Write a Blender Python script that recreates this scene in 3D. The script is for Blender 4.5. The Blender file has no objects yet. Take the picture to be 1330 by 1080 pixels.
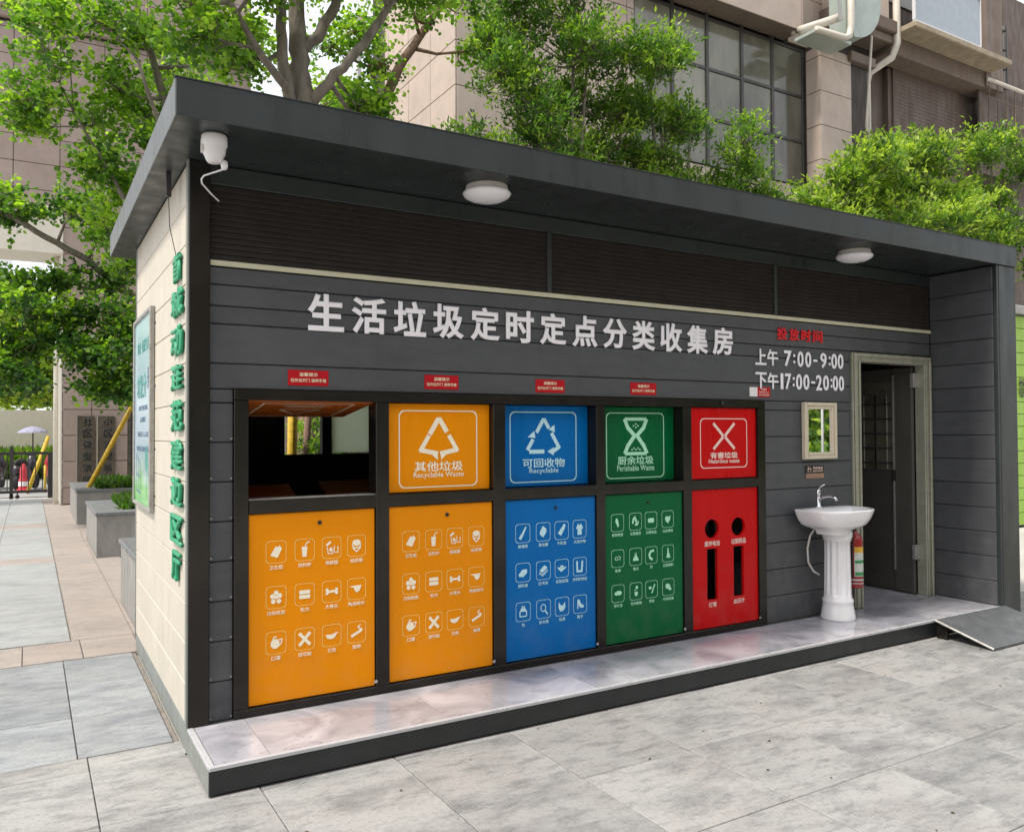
import bpy, bmesh, math, random
import numpy as np
from mathutils import Vector, Matrix
from mathutils.geometry import tessellate_polygon

scene = bpy.context.scene
col = scene.collection
R = math.radians

# ------------------------------------------------------------------ camera
cd = bpy.data.cameras.new("camera")
cam = bpy.data.objects.new("camera", cd)
col.objects.link(cam)
scene.camera = cam
cd.sensor_fit = 'HORIZONTAL'
cd.sensor_width = 36.0
cd.lens = 36.0 * 1057.75 / 1330.0
cd.clip_start = 0.05
cd.clip_end = 600.0
yaw, pitch, roll = R(30.67), R(1.147), R(-0.2928)
fwd = Vector((math.sin(yaw) * math.cos(pitch), math.cos(yaw) * math.cos(pitch), math.sin(pitch)))
rgt = Vector((math.cos(yaw), -math.sin(yaw), 0))
upv = rgt.cross(fwd)
r2 = rgt * math.cos(roll) + upv * math.sin(roll)
u2 = -rgt * math.sin(roll) + upv * math.cos(roll)
cm = Matrix((r2, u2, -fwd)).transposed().to_4x4()
cm.translation = Vector((-0.688, -4.366, 1.6))
cam.matrix_world = cm

# ------------------------------------------------------------------ world and sun
SUN_ELEV, SUN_AZ = 58.0, 262.0        # azimuth in degrees clockwise from +Y (the sun stands to the left)
world = bpy.data.worlds.new("World")
scene.world = world
world.use_nodes = True
nt = world.node_tree
nt.nodes.clear()
out = nt.nodes.new("ShaderNodeOutputWorld")
bg = nt.nodes.new("ShaderNodeBackground")
sky = nt.nodes.new("ShaderNodeTexSky")
sky.sky_type = 'NISHITA'
sky.sun_disc = False
sky.sun_elevation = R(SUN_ELEV)
sky.sun_rotation = R(SUN_AZ)
sky.dust_density = 4.0
sky.air_density = 1.0
sky.ozone_density = 1.0
mixw = nt.nodes.new("ShaderNodeMix")
mixw.data_type = 'RGBA'
mixw.inputs[0].default_value = 0.62
mixw.inputs[7].default_value = (9.6, 9.7, 9.9, 1)
nt.links.new(sky.outputs[0], mixw.inputs[6])
nt.links.new(mixw.outputs[2], bg.inputs[0])
bg.inputs[1].default_value = 0.122
nt.links.new(bg.outputs[0], out.inputs[0])

sl = bpy.data.lights.new("sun", 'SUN')
sl.energy = 2.7
sl.angle = R(7)
sl.color = (1.0, 0.95, 0.86)
sun = bpy.data.objects.new("sun", sl)
col.objects.link(sun)
a, e = R(SUN_AZ), R(SUN_ELEV)
sd = Vector((math.sin(a) * math.cos(e), math.cos(a) * math.cos(e), math.sin(e)))
sun.rotation_euler = sd.to_track_quat('Z', 'Y').to_euler()
sun.location = (0, 0, 30)

scene.view_settings.view_transform = 'Standard'
scene.view_settings.look = 'None'
scene.view_settings.gamma = 1.0
scene.view_settings.use_curve_mapping = False
scene.view_settings.exposure = 0.60

# ------------------------------------------------------------------ materials
def mat(name, c, rough=0.6, metal=0.0, var=0.0, vscale=6.0, bump=0.0, bscale=60.0, objvar=0.0,
        stretch=None, spec=0.5, coat=0.0, c2=None, detail=5.0):
    m = bpy.data.materials.new(name)
    m.use_nodes = True
    n = m.node_tree
    N, L = n.nodes, n.links
    b = N["Principled BSDF"]
    b.inputs["Roughness"].default_value = rough
    b.inputs["Metallic"].default_value = metal
    b.inputs["Specular IOR Level"].default_value = spec
    b.inputs["Coat Weight"].default_value = coat
    b.inputs["Base Color"].default_value = (*c, 1)
    geo = N.new("ShaderNodeNewGeometry")
    mp = N.new("ShaderNodeMapping")
    L.new(geo.outputs["Position"], mp.inputs[0])
    if stretch: mp.inputs["Scale"].default_value = stretch
    cur = None
    if var > 0 or c2:
        t = N.new("ShaderNodeTexNoise")
        t.inputs["Scale"].default_value = vscale
        t.inputs["Detail"].default_value = detail
        t.inputs["Roughness"].default_value = 0.62
        L.new(mp.outputs[0], t.inputs[0])
        r = N.new("ShaderNodeMapRange")
        r.inputs[1].default_value = 0.3
        r.inputs[2].default_value = 0.7
        L.new(t.outputs[0], r.inputs[0])
        mx = N.new("ShaderNodeMix")
        mx.data_type = 'RGBA'
        ca = tuple(x * (1 - var) for x in c)
        cb = c2 if c2 else tuple(min(1, x * (1 + var)) for x in c)
        mx.inputs[6].default_value = (*ca, 1)
        mx.inputs[7].default_value = (*cb, 1)
        L.new(r.outputs[0], mx.inputs[0])
        cur = mx.outputs[2]
    if objvar > 0:
        oi = N.new("ShaderNodeObjectInfo")
        r = N.new("ShaderNodeMapRange")
        r.inputs[3].default_value = 1 - objvar
        r.inputs[4].default_value = 1 + objvar
        L.new(oi.outputs["Random"], r.inputs[0])
        mu = N.new("ShaderNodeMix")
        mu.data_type = 'RGBA'
        mu.blend_type = 'MULTIPLY'
        mu.inputs[0].default_value = 1.0
        if cur: L.new(cur, mu.inputs[6])
        else: mu.inputs[6].default_value = (*c, 1)
        L.new(r.outputs[0], mu.inputs[7])
        cur = mu.outputs[2]
    if cur: L.new(cur, b.inputs["Base Color"])
    if rough > .15:
        tr_ = N.new("ShaderNodeTexNoise"); tr_.inputs["Scale"].default_value = 3.5; tr_.inputs["Detail"].default_value = 6
        mp2 = N.new("ShaderNodeMapping"); mp2.inputs["Scale"].default_value = (2.5, 2.5, .5)
        L.new(geo.outputs["Position"], mp2.inputs[0]); L.new(mp2.outputs[0], tr_.inputs[0])
        rr_ = N.new("ShaderNodeMapRange"); rr_.inputs[1].default_value = .35; rr_.inputs[2].default_value = .65
        rr_.inputs[3].default_value = rough * .72; rr_.inputs[4].default_value = min(1, rough * 1.3)
        L.new(tr_.outputs[0], rr_.inputs[0]); L.new(rr_.outputs[0], b.inputs["Roughness"])
    if bump > 0:
        t = N.new("ShaderNodeTexNoise")
        t.inputs["Scale"].default_value = bscale
        t.inputs["Detail"].default_value = 4
        L.new(mp.outputs[0], t.inputs[0])
        bp = N.new("ShaderNodeBump")
        bp.inputs["Strength"].default_value = bump
        bp.inputs["Distance"].default_value = 0.01
        L.new(t.outputs[0], bp.inputs["Height"])
        L.new(bp.outputs[0], b.inputs["Normal"])
    return m

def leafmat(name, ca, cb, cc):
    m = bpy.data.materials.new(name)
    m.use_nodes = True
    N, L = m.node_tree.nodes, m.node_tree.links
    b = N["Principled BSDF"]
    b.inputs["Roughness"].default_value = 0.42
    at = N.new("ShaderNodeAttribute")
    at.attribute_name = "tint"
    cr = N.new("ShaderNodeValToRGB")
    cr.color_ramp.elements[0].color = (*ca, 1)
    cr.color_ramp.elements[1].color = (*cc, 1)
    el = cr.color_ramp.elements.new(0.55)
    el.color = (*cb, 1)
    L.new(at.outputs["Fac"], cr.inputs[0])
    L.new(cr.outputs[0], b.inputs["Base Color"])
    tr = N.new("ShaderNodeBsdfTranslucent")
    br = N.new("ShaderNodeMix")
    br.data_type = 'RGBA'
    br.blend_type = 'MULTIPLY'
    br.inputs[0].default_value = 1
    br.inputs[7].default_value = (1.7, 1.9, 0.7, 1)
    L.new(cr.outputs[0], br.inputs[6])
    L.new(br.outputs[2], tr.inputs[0])
    ms = N.new("ShaderNodeMixShader")
    ms.inputs[0].default_value = 0.48
    L.new(b.outputs[0], ms.inputs[1])
    L.new(tr.outputs[0], ms.inputs[2])
    L.new(ms.outputs[0], N["Material Output"].inputs[0])
    return m

def stone_mat(name, base, dark, warm, objvar=0.08, rough=0.62, s=1.0):
    """mottled paving stone: fine grain, grey clouds, dark stains, warm patches, faint streaks"""
    m = bpy.data.materials.new(name)
    m.use_nodes = True
    N, L = m.node_tree.nodes, m.node_tree.links
    b = N["Principled BSDF"]
    b.inputs["Roughness"].default_value = rough
    geo = N.new("ShaderNodeNewGeometry")
    oi = N.new("ShaderNodeObjectInfo")
    off = N.new("ShaderNodeVectorMath"); off.operation = 'SCALE'
    off.inputs[0].default_value = (3.1, 7.7, 1.3)
    mr = N.new("ShaderNodeMath"); mr.operation = 'MULTIPLY'; mr.inputs[1].default_value = 1.6
    L.new(oi.outputs["Random"], mr.inputs[0])
    L.new(mr.outputs[0], off.inputs["Scale"])
    add = N.new("ShaderNodeVectorMath"); add.operation = 'ADD'
    L.new(geo.outputs["Position"], add.inputs[0]); L.new(off.outputs[0], add.inputs[1])
    def noise(sc, det, lo, hi, stretch=None, vec=None):
        t = N.new("ShaderNodeTexNoise")
        t.inputs["Scale"].default_value = sc * s
        t.inputs["Detail"].default_value = det
        t.inputs["Roughness"].default_value = 0.65
        src = (vec or add).outputs[0] if not vec else vec
        if stretch:
            mp = N.new("ShaderNodeMapping"); mp.inputs["Scale"].default_value = stretch
            mp.inputs["Rotation"].default_value = (0, 0, 0.5)
            L.new(src, mp.inputs[0]); src = mp.outputs[0]
        L.new(src, t.inputs[0])
        r = N.new("ShaderNodeMapRange")
        r.inputs[1].default_value = lo; r.inputs[2].default_value = hi
        L.new(t.outputs[0], r.inputs[0])
        return r.outputs[0], t.outputs[0]
    def mix(fac, a, bcol, amt=1.0):
        mx = N.new("ShaderNodeMix"); mx.data_type = 'RGBA'
        f = N.new("ShaderNodeMath"); f.operation = 'MULTIPLY'; f.inputs[1].default_value = amt
        L.new(fac, f.inputs[0]); L.new(f.outputs[0], mx.inputs[0])
        if isinstance(a, tuple): mx.inputs[6].default_value = (*a, 1)
        else: L.new(a, mx.inputs[6])
        mx.inputs[7].default_value = (*bcol, 1)
        return mx.outputs[2]
    c1, _ = noise(2.2, 7, .45, .68, (1, 2.0, 1))
    c2, _ = noise(1.3, 4, .46, .7, None, geo.outputs["Position"])
    c3, raw = noise(46, 8, .50, .66)
    c4, _ = noise(6.5, 6, .50, .66, (1, 2.6, 1))
    k = mix(c1, base, dark, .66)
    k = mix(c2, k, warm, .45)
    k = mix(c4, k, dark, .5)
    k = mix(c3, k, tuple(x * .5 for x in dark), .24)
    c5, _ = noise(120, 3, .45, .75)
    k = mix(c5, k, tuple(min(1, x * 1.25) for x in base), .35)
    mu = N.new("ShaderNodeMix"); mu.data_type = 'RGBA'; mu.blend_type = 'MULTIPLY'
    mu.inputs[0].default_value = 1
    r = N.new("ShaderNodeMapRange"); r.inputs[3].default_value = 1 - objvar; r.inputs[4].default_value = 1 + objvar
    L.new(oi.outputs["Random"], r.inputs[0])
    L.new(k, mu.inputs[6]); L.new(r.outputs[0], mu.inputs[7])
    L.new(mu.outputs[2], b.inputs["Base Color"])
    bp = N.new("ShaderNodeBump"); bp.inputs["Strength"].default_value = .35; bp.inputs["Distance"].default_value = .006
    L.new(raw, bp.inputs["Height"]); L.new(bp.outputs[0], b.inputs["Normal"])
    return m

def marble_mat():
    m = bpy.data.materials.new("polished_marble")
    m.use_nodes = True
    N, L = m.node_tree.nodes, m.node_tree.links
    b = N["Principled BSDF"]
    b.inputs["Roughness"].default_value = 0.11
    geo = N.new("ShaderNodeNewGeometry")
    oi = N.new("ShaderNodeObjectInfo")
    add = N.new("ShaderNodeVectorMath"); add.operation = 'ADD'
    sc = N.new("ShaderNodeVectorMath"); sc.operation = 'SCALE'
    sc.inputs[0].default_value = (9, 4, 2)
    L.new(oi.outputs["Random"], sc.inputs["Scale"])
    L.new(geo.outputs["Position"], add.inputs[0]); L.new(sc.outputs[0], add.inputs[1])
    n1 = N.new("ShaderNodeTexNoise"); n1.inputs["Scale"].default_value = 2.4; n1.inputs["Detail"].default_value = 6
    n1.inputs["Distortion"].default_value = 1.2
    L.new(add.outputs[0], n1.inputs[0])
    r1 = N.new("ShaderNodeValToRGB")
    r1.color_ramp.elements[0].position = .32; r1.color_ramp.elements[0].color = (.235, .24, .265, 1)
    r1.color_ramp.elements[1].position = .66; r1.color_ramp.elements[1].color = (.47, .46, .49, 1)
    L.new(n1.outputs[0], r1.inputs[0])
    mp = N.new("ShaderNodeMapping"); mp.inputs["Rotation"].default_value = (0, 0, .7); mp.inputs["Scale"].default_value = (1, 2.6, 1)
    L.new(add.outputs[0], mp.inputs[0])
    n2 = N.new("ShaderNodeTexNoise"); n2.inputs["Scale"].default_value = 1.9; n2.inputs["Detail"].default_value = 8
    n2.inputs["Distortion"].default_value = .8
    L.new(mp.outputs[0], n2.inputs[0])
    r2_ = N.new("ShaderNodeValToRGB")
    r2_.color_ramp.elements[0].position = .485; r2_.color_ramp.elements[0].color = (0, 0, 0, 1)
    r2_.color_ramp.elements[1].position = .515; r2_.color_ramp.elements[1].color = (0, 0, 0, 1)
    x = r2_.color_ramp.elements.new(.5); x.color = (1, 1, 1, 1)
    L.new(n2.outputs[0], r2_.inputs[0])
    mx = N.new("ShaderNodeMix"); mx.data_type = 'RGBA'
    ml = N.new("ShaderNodeMath"); ml.operation = 'MULTIPLY'; ml.inputs[1].default_value = .38
    L.new(r2_.outputs[0], ml.inputs[0]); L.new(ml.outputs[0], mx.inputs[0])
    L.new(r1.outputs[0], mx.inputs[6]); mx.inputs[7].default_value = (.16, .15, .17, 1)
    L.new(mx.outputs[2], b.inputs["Base Color"])
    return m

M = {}
M['siding'] = mat("anthracite_siding", (.065, .068, .074), .45, var=.13, vscale=5, bump=.10, bscale=240, objvar=.05, stretch=(1, 1, 4))
M['siding_back'] = mat("siding_shadow_gap", (.02, .02, .022), .8)
M['cream'] = mat("cream_siding", (.52, .475, .40), .5, var=.05, vscale=3, bump=.08, bscale=160, objvar=.025)
M['dark_metal'] = mat("charcoal_painted_metal", (.024, .030, .030), .36, var=.16, vscale=2.2, bump=.03, bscale=30)
M['black_metal'] = mat("black_gloss_metal", (.028, .025, .022), .20, metal=.6, var=.2, vscale=5)
M['skirt_black'] = mat("black_painted_skirt", (.016, .018, .019), .42, var=.2, vscale=4)
M['steel_skirt'] = mat("grey_metal_skirt", (.20, .215, .20), .5, var=.12, vscale=4)
M['louver'] = mat("dark_louver", (.036, .031, .028), .7, spec=.15, var=.15, vscale=7)
M['strip'] = mat("pale_trim_strip", (.56, .55, .40), .5, var=.08)
M['white'] = mat("white_acrylic", (.90, .88, .91), .35)
M['letter_side'] = mat("white_letter_edge", (.6, .6, .62), .5)
M['red_letter'] = mat("red_acrylic", (.70, .006, .015), .35)
M['green_letter'] = mat("green_acrylic", (.018, .27, .13), .5, var=.15, vscale=30)
M['orange'] = mat("orange_panel", (.82, .27, .0), .30, var=.03, vscale=2, spec=.16)
M['blue'] = mat("blue_panel", (.000, .135, .42), .30, var=.05, vscale=2, spec=.16)
M['green'] = mat("green_panel", (.001, .115, .036), .30, var=.05, vscale=2, spec=.16)
M['red'] = mat("red_panel", (.54, .002, .004), .30, var=.04, vscale=2, spec=.16)
M['pr_orange'] = mat("print_on_orange", (.93, .84, .64), .4)
M['pr_line'] = mat("thin_print_on_orange", (.93, .66, .20), .4)
M['pr_blue'] = mat("print_on_blue", (.50, .78, .86), .4)
M['pr_green'] = mat("print_on_green", (.42, .80, .56), .4)
M['pr_red'] = mat("print_on_red", (.86, .62, .55), .4)
M['black'] = mat("black_plastic", (.012, .012, .012), .45)
M['marble'] = marble_mat()
M['edge_white'] = mat("pale_stone_edge", (.44, .44, .45), .3, var=.06)
M['ceramic'] = mat("white_ceramic", (.83, .82, .83), .10, coat=.5)
M['chrome'] = mat("chrome", (.75, .75, .77), .12, metal=1.0)
M['ext_red'] = mat("extinguisher_red", (.34, .010, .012), .25, coat=.4)
M['label_pale'] = mat("pale_label", (.62, .64, .58), .5, var=.2, vscale=60)
M['label_yellow'] = mat("yellow_label", (.72, .42, .04), .5)
M['label_green'] = mat("green_label", (.05, .30, .10), .5)
M['lamp'] = mat("opal_lamp_cover", (.78, .77, .80), .3)
M['lamp_base'] = mat("lamp_base_metal", (.52, .50, .47), .4)
M['cam_white'] = mat("camera_white_plastic", (.70, .69, .70), .35, var=.05)
M['gold'] = mat("champagne_frame", (.62, .55, .42), .35, var=.06, vscale=14)
M['door_frame'] = mat("champagne_aluminium", (.34, .34, .27), .32, metal=.25, var=.12, vscale=9)
M['door_leaf'] = mat("dark_grey_door", (.075, .070, .062), .4, var=.1)
M['mirror'] = mat("mirror_glass", (.92, .93, .92), .015, metal=1.0)
M['notice_red'] = mat("red_notice_film", (.45, .003, .010), .45, spec=.25)
M['notice_txt'] = mat("cream_notice_print", (.85, .72, .50), .5)
M['paper'] = mat("white_paper", (.80, .79, .78), .5)
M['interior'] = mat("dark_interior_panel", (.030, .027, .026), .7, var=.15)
M['int_floor'] = mat("interior_floor", (.12, .12, .12), .4, var=.2)
M['bin_orange'] = mat("orange_bin_plastic", (.50, .13, .02), .4, var=.1)
M['hatch_back'] = mat("rust_orange_hatch", (.50, .125, .02), .3, var=.1)
def add_dust(m, z0, z1, c, amt):
    """dust and splash dirt that gathers on the lowest part of a real surface, broken up by noise"""
    N, L = m.node_tree.nodes, m.node_tree.links
    b = N["Principled BSDF"]
    g = N.new("ShaderNodeNewGeometry"); sp = N.new("ShaderNodeSeparateXYZ"); L.new(g.outputs["Position"], sp.inputs[0])
    n = N.new("ShaderNodeTexNoise"); n.inputs["Scale"].default_value = 7; n.inputs["Detail"].default_value = 8; L.new(g.outputs["Position"], n.inputs[0])
    r = N.new("ShaderNodeMapRange"); r.inputs[1].default_value = z1; r.inputs[2].default_value = z0; L.new(sp.outputs[2], r.inputs[0])
    r2 = N.new("ShaderNodeMapRange"); r2.inputs[1].default_value = .42; r2.inputs[2].default_value = .68; L.new(n.outputs[0], r2.inputs[0])
    f = N.new("ShaderNodeMath"); f.operation = 'MULTIPLY'; L.new(r.outputs[0], f.inputs[0]); L.new(r2.outputs[0], f.inputs[1])
    f2 = N.new("ShaderNodeMath"); f2.operation = 'MULTIPLY'; f2.inputs[1].default_value = amt; L.new(f.outputs[0], f2.inputs[0])
    mx = N.new("ShaderNodeMix"); mx.data_type = 'RGBA'; L.new(f2.outputs[0], mx.inputs[0])
    src = b.inputs["Base Color"].links[0].from_socket if b.inputs["Base Color"].links else None
    if src: L.new(src, mx.inputs[6])
    else: mx.inputs[6].default_value = b.inputs["Base Color"].default_value
    mx.inputs[7].default_value = (*c, 1)
    L.new(mx.outputs[2], b.inputs["Base Color"])
add_dust(M['cream'], .1, .6, (.40, .35, .28), .28)
add_dust(M['siding'], .1, .8, (.15, .145, .135), .5)
for k_ in ('orange', 'blue', 'green', 'red'): add_dust(M[k_], .15, .75, (.34, .30, .25), .08)
add_dust(M['dark_metal'], -.05, .22, (.13, .12, .105), .22)
M['ramp'] = mat("grey_steel_ramp", (.085, .09, .092), .55, var=.22, vscale=8, bump=.15, bscale=90)
M['steel_edge'] = mat("worn_steel_edge", (.34, .33, .31), .4, metal=.4, var=.2, vscale=30)
M['frost'] = mat("frosted_pane", (.50, .53, .47), .6, var=.05)
def translucent(m, c, f):
    N, L = m.node_tree.nodes, m.node_tree.links
    t = N.new("ShaderNodeBsdfTranslucent"); t.inputs[0].default_value = (*c, 1)
    x = N.new("ShaderNodeMixShader"); x.inputs[0].default_value = f
    L.new(N["Principled BSDF"].outputs[0], x.inputs[1]); L.new(t.outputs[0], x.inputs[2]); L.new(x.outputs[0], N["Material Output"].inputs[0])
translucent(M['frost'], (.8, .85, .75), .8)
M['slab'] = stone_mat("granite_slab", (.315, .312, .302), (.088, .092, .096), (.29, .262, .24), objvar=.10)
M['slab_blue'] = stone_mat("bluish_slate_slab", (.275, .29, .30), (.11, .12, .14), (.30, .295, .285), objvar=.10, s=1.2)
M['slab_pale'] = stone_mat("pale_path_slab", (.335, .345, .345), (.19, .20, .205), (.34, .32, .295), objvar=.04)
M['tan'] = stone_mat("tan_paving", (.345, .295, .262), (.22, .195, .18), (.33, .305, .285), objvar=.04)
M['mortar'] = mat("mortar_bed", (.22, .195, .17), .9, var=.3, vscale=30)
M['ground'] = mat("far_ground", (.44, .42, .39), .85, var=.15, vscale=.6)
M['planter'] = mat("concrete_planter", (.25, .24, .225), .75, var=.2, vscale=9, bump=.2, bscale=60, stretch=(1, 1, .35))
M['coping'] = mat("granite_coping", (.15, .155, .16), .6, var=.18, vscale=12)
M['soil'] = mat("planter_soil", (.06, .045, .03), .95, var=.3)
M['stone_l'] = mat("rosy_stone_panel", (.335, .262, .228), .7, var=.10, vscale=2.5, bump=.05, objvar=.06)
M['stone_r'] = mat("beige_stone_panel", (.46, .375, .32), .7, var=.09, vscale=2.5, bump=.05, objvar=.05)
M['stone_gap'] = mat("stone_joint", (.06, .05, .045), .9)
M['cream_wall'] = mat("cream_render", (.66, .62, .54), .8, var=.06)
M['win_frame'] = mat("dark_bronze_frame", (.05, .047, .043), .4)
M['glass'] = mat("curtained_glass", (.17, .165, .13), .10, var=.55, vscale=.9, spec=.5, coat=.2, stretch=(1, 1, .35), objvar=.25)
M['brown'] = mat("brown_painted_wall", (.115, .083, .068), .7, var=.12, vscale=2, bump=.1, bscale=20)
M['brown2'] = mat("taupe_beam", (.165, .125, .10), .75, var=.12, vscale=2)
M['pipe'] = mat("cream_plastic_pipe", (.56, .51, .44), .5, var=.12, vscale=5)
M['duct'] = mat("grey_green_duct", (.36, .41, .375), .4, var=.12, vscale=3)
M['ledge'] = mat("weathered_ledge", (.33, .27, .19), .8, var=.25, vscale=4)
M['glass_rail'] = mat("pale_blue_balcony_glass", (.30, .34, .38), .10, spec=.8, var=.08)
M['rail_white'] = mat("white_rail", (.62, .62, .64), .4)
M['iron'] = mat("wrought_iron", (.035, .03, .032), .5)
M['yellow'] = mat("yellow_striped_pole", (.62, .40, .03), .5, var=.35, vscale=9, stretch=(1, 1, 3))
M['plaque'] = mat("bronze_plaque", (.13, .11, .09), .3, metal=.4, var=.2, vscale=4)
M['plaque_frame'] = mat("pale_plaque_frame", (.30, .27, .22), .5)
M['bark'] = mat("grey_brown_bark", (.175, .15, .122), .9, var=.35, vscale=16, bump=.8, bscale=45, stretch=(1, 1, .35))
M['bark2'] = mat("reddish_bark", (.20, .12, .085), .9, var=.35, vscale=20, bump=.8, bscale=45, stretch=(1, 1, .35))
M['lime'] = mat("lime_siding", (.30, .50, .06), .5, var=.06)
M['leaf_ginkgo'] = leafmat("broad_leaves", (.05, .12, .018), (.145, .275, .024), (.31, .44, .045))
M['leaf_dark'] = leafmat("dark_broad_leaves", (.028, .075, .020), (.09, .20, .024), (.29, .44, .04))
M['leaf_shrub'] = leafmat("narrow_leaves", (.04, .095, .022), (.10, .20, .03), (.27, .38, .05))
M['leaf_bright'] = leafmat("fresh_narrow_leaves", (.045, .10, .02), (.14, .245, .035), (.38, .47, .08))
M['grass'] = leafmat("grass_blades", (.03, .07, .015), (.06, .13, .02), (.13, .20, .03))
M['scoot_red'] = mat("red_fairing", (.42, .02, .03), .3)
M['scoot_dark'] = mat("dark_fairing", (.05, .045, .06), .3)
M['rubber'] = mat("rubber", (.02, .02, .02), .8)
M['parasol'] = mat("lilac_parasol", (.30, .30, .42), .7)
M['cloth_red'] = mat("red_plastic_barrel", (.60, .05, .07), .4)

# ------------------------------------------------------------------ helpers
def wloc(p):
    v = Vector((0, 0, 0))
    while p is not None:
        v += p.location
        p = p.parent
    return v

def link(o, parent=None, label=None, cat=None, group=None, kind=None):
    col.objects.link(o)
    if parent is not None: o.parent = parent
    if label: o['label'] = label
    if cat: o['category'] = cat
    if group: o['group'] = group
    if kind: o['kind'] = kind
    return o

def thing(name, label, cat, loc, group=None):
    o = bpy.data.objects.new(name, None)
    o.empty_display_size = .1
    o.location = loc
    return link(o, None, label, cat, group)

def obj(name, bm, m, parent=None, label=None, smooth=False, **kw):
    """bmesh in world coordinates -> object; under a parent the mesh is shifted to the parent's frame"""
    if parent is not None:
        bmesh.ops.translate(bm, verts=bm.verts, vec=-wloc(parent))
    me = bpy.data.meshes.new(name)
    bm.to_mesh(me)
    bm.free()
    me.materials.append(m)
    if smooth:
        for p in me.polygons: p.use_smooth = True
    return link(bpy.data.objects.new(name, me), parent, label, **kw)

def box(x0, x1, y0, y1, z0, z1, bev=0.0, bm=None):
    bm = bm or bmesh.new()
    v = [bm.verts.new(p) for p in ((x0, y0, z0), (x1, y0, z0), (x1, y1, z0), (x0, y1, z0),
                                   (x0, y0, z1), (x1, y0, z1), (x1, y1, z1), (x0, y1, z1))]
    fs = [bm.faces.new([v[i] for i in f]) for f in ((0, 3, 2, 1), (4, 5, 6, 7), (0, 1, 5, 4), (1, 2, 6, 5), (2, 3, 7, 6), (3, 0, 4, 7))]
    if bev > 0:
        es = {e for f in fs for e in f.edges}
        bmesh.ops.bevel(bm, geom=list(es), offset=bev, segments=1, affect='EDGES')
    return bm

def bobj(name, b, m, parent=None, label=None, bev=0.0, **kw):
    return obj(name, box(*b, bev=bev), m, parent, label, **kw)

def inst(name, me, parent, loc, rot=None, **kw):
    o = bpy.data.objects.new(name, me)
    o.location = Vector(loc) - (wloc(parent) if parent is not None else Vector((0, 0, 0)))
    if rot: o.rotation_euler = rot
    return link(o, parent, **kw)

def ring_sweep(bm, pts, rad, sides=8, cap=True):
    pts = [Vector(p) for p in pts]
    if not hasattr(rad, '__len__'): rad = [rad] * len(pts)
    rings = []
    prev = None
    for i, p in enumerate(pts):
        d = (pts[min(i + 1, len(pts) - 1)] - pts[max(i - 1, 0)]).normalized()
        if prev is None:
            n = d.orthogonal().normalized()
        else:
            n = (prev - d * prev.dot(d)).normalized()
        prev = n
        b = d.cross(n)
        rings.append([bm.verts.new(p + (n * math.cos(2 * math.pi * k / sides) + b * math.sin(2 * math.pi * k / sides)) * rad[i]) for k in range(sides)])
    for a_, b_ in zip(rings, rings[1:]):
        for k in range(sides):
            bm.faces.new((a_[k], a_[(k + 1) % sides], b_[(k + 1) % sides], b_[k]))
    if cap:
        bm.faces.new(rings[0][::-1]); bm.faces.new(rings[-1])
    return bm

def tube(pts, rad, sides=8, bm=None):
    return ring_sweep(bm or bmesh.new(), pts, rad, sides)

def lathe(prof, cx, cy, n=32, bm=None, flute=None):
    """prof: (r, z) list; flute(k, z) -> radius factor"""
    bm = bm or bmesh.new()
    rings = []
    for r, z in prof:
        if r < 1e-5:
            rings.append([bm.verts.new((cx, cy, z))])
        else:
            rings.append([bm.verts.new((cx + r * (flute(k, z) if flute else 1) * math.cos(2 * math.pi * k / n),
                                        cy + r * (flute(k, z) if flute else 1) * math.sin(2 * math.pi * k / n), z)) for k in range(n)])
    for a_, b_ in zip(rings, rings[1:]):
        for k in range(n):
            k2 = (k + 1) % n
            if len(a_) == 1 and len(b_) == 1: continue
            if len(a_) == 1: bm.faces.new((a_[0], b_[k2], b_[k]))
            elif len(b_) == 1: bm.faces.new((a_[k], a_[k2], b_[0]))
            else: bm.faces.new((a_[k], a_[k2], b_[k2], b_[k]))
    bmesh.ops.recalc_face_normals(bm, faces=bm.faces)
    return bm

# flat print: polygons in (u, v), placed on a facade plane facing -Y (or -X)
def place2d(bm, pts3):
    pass

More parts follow.
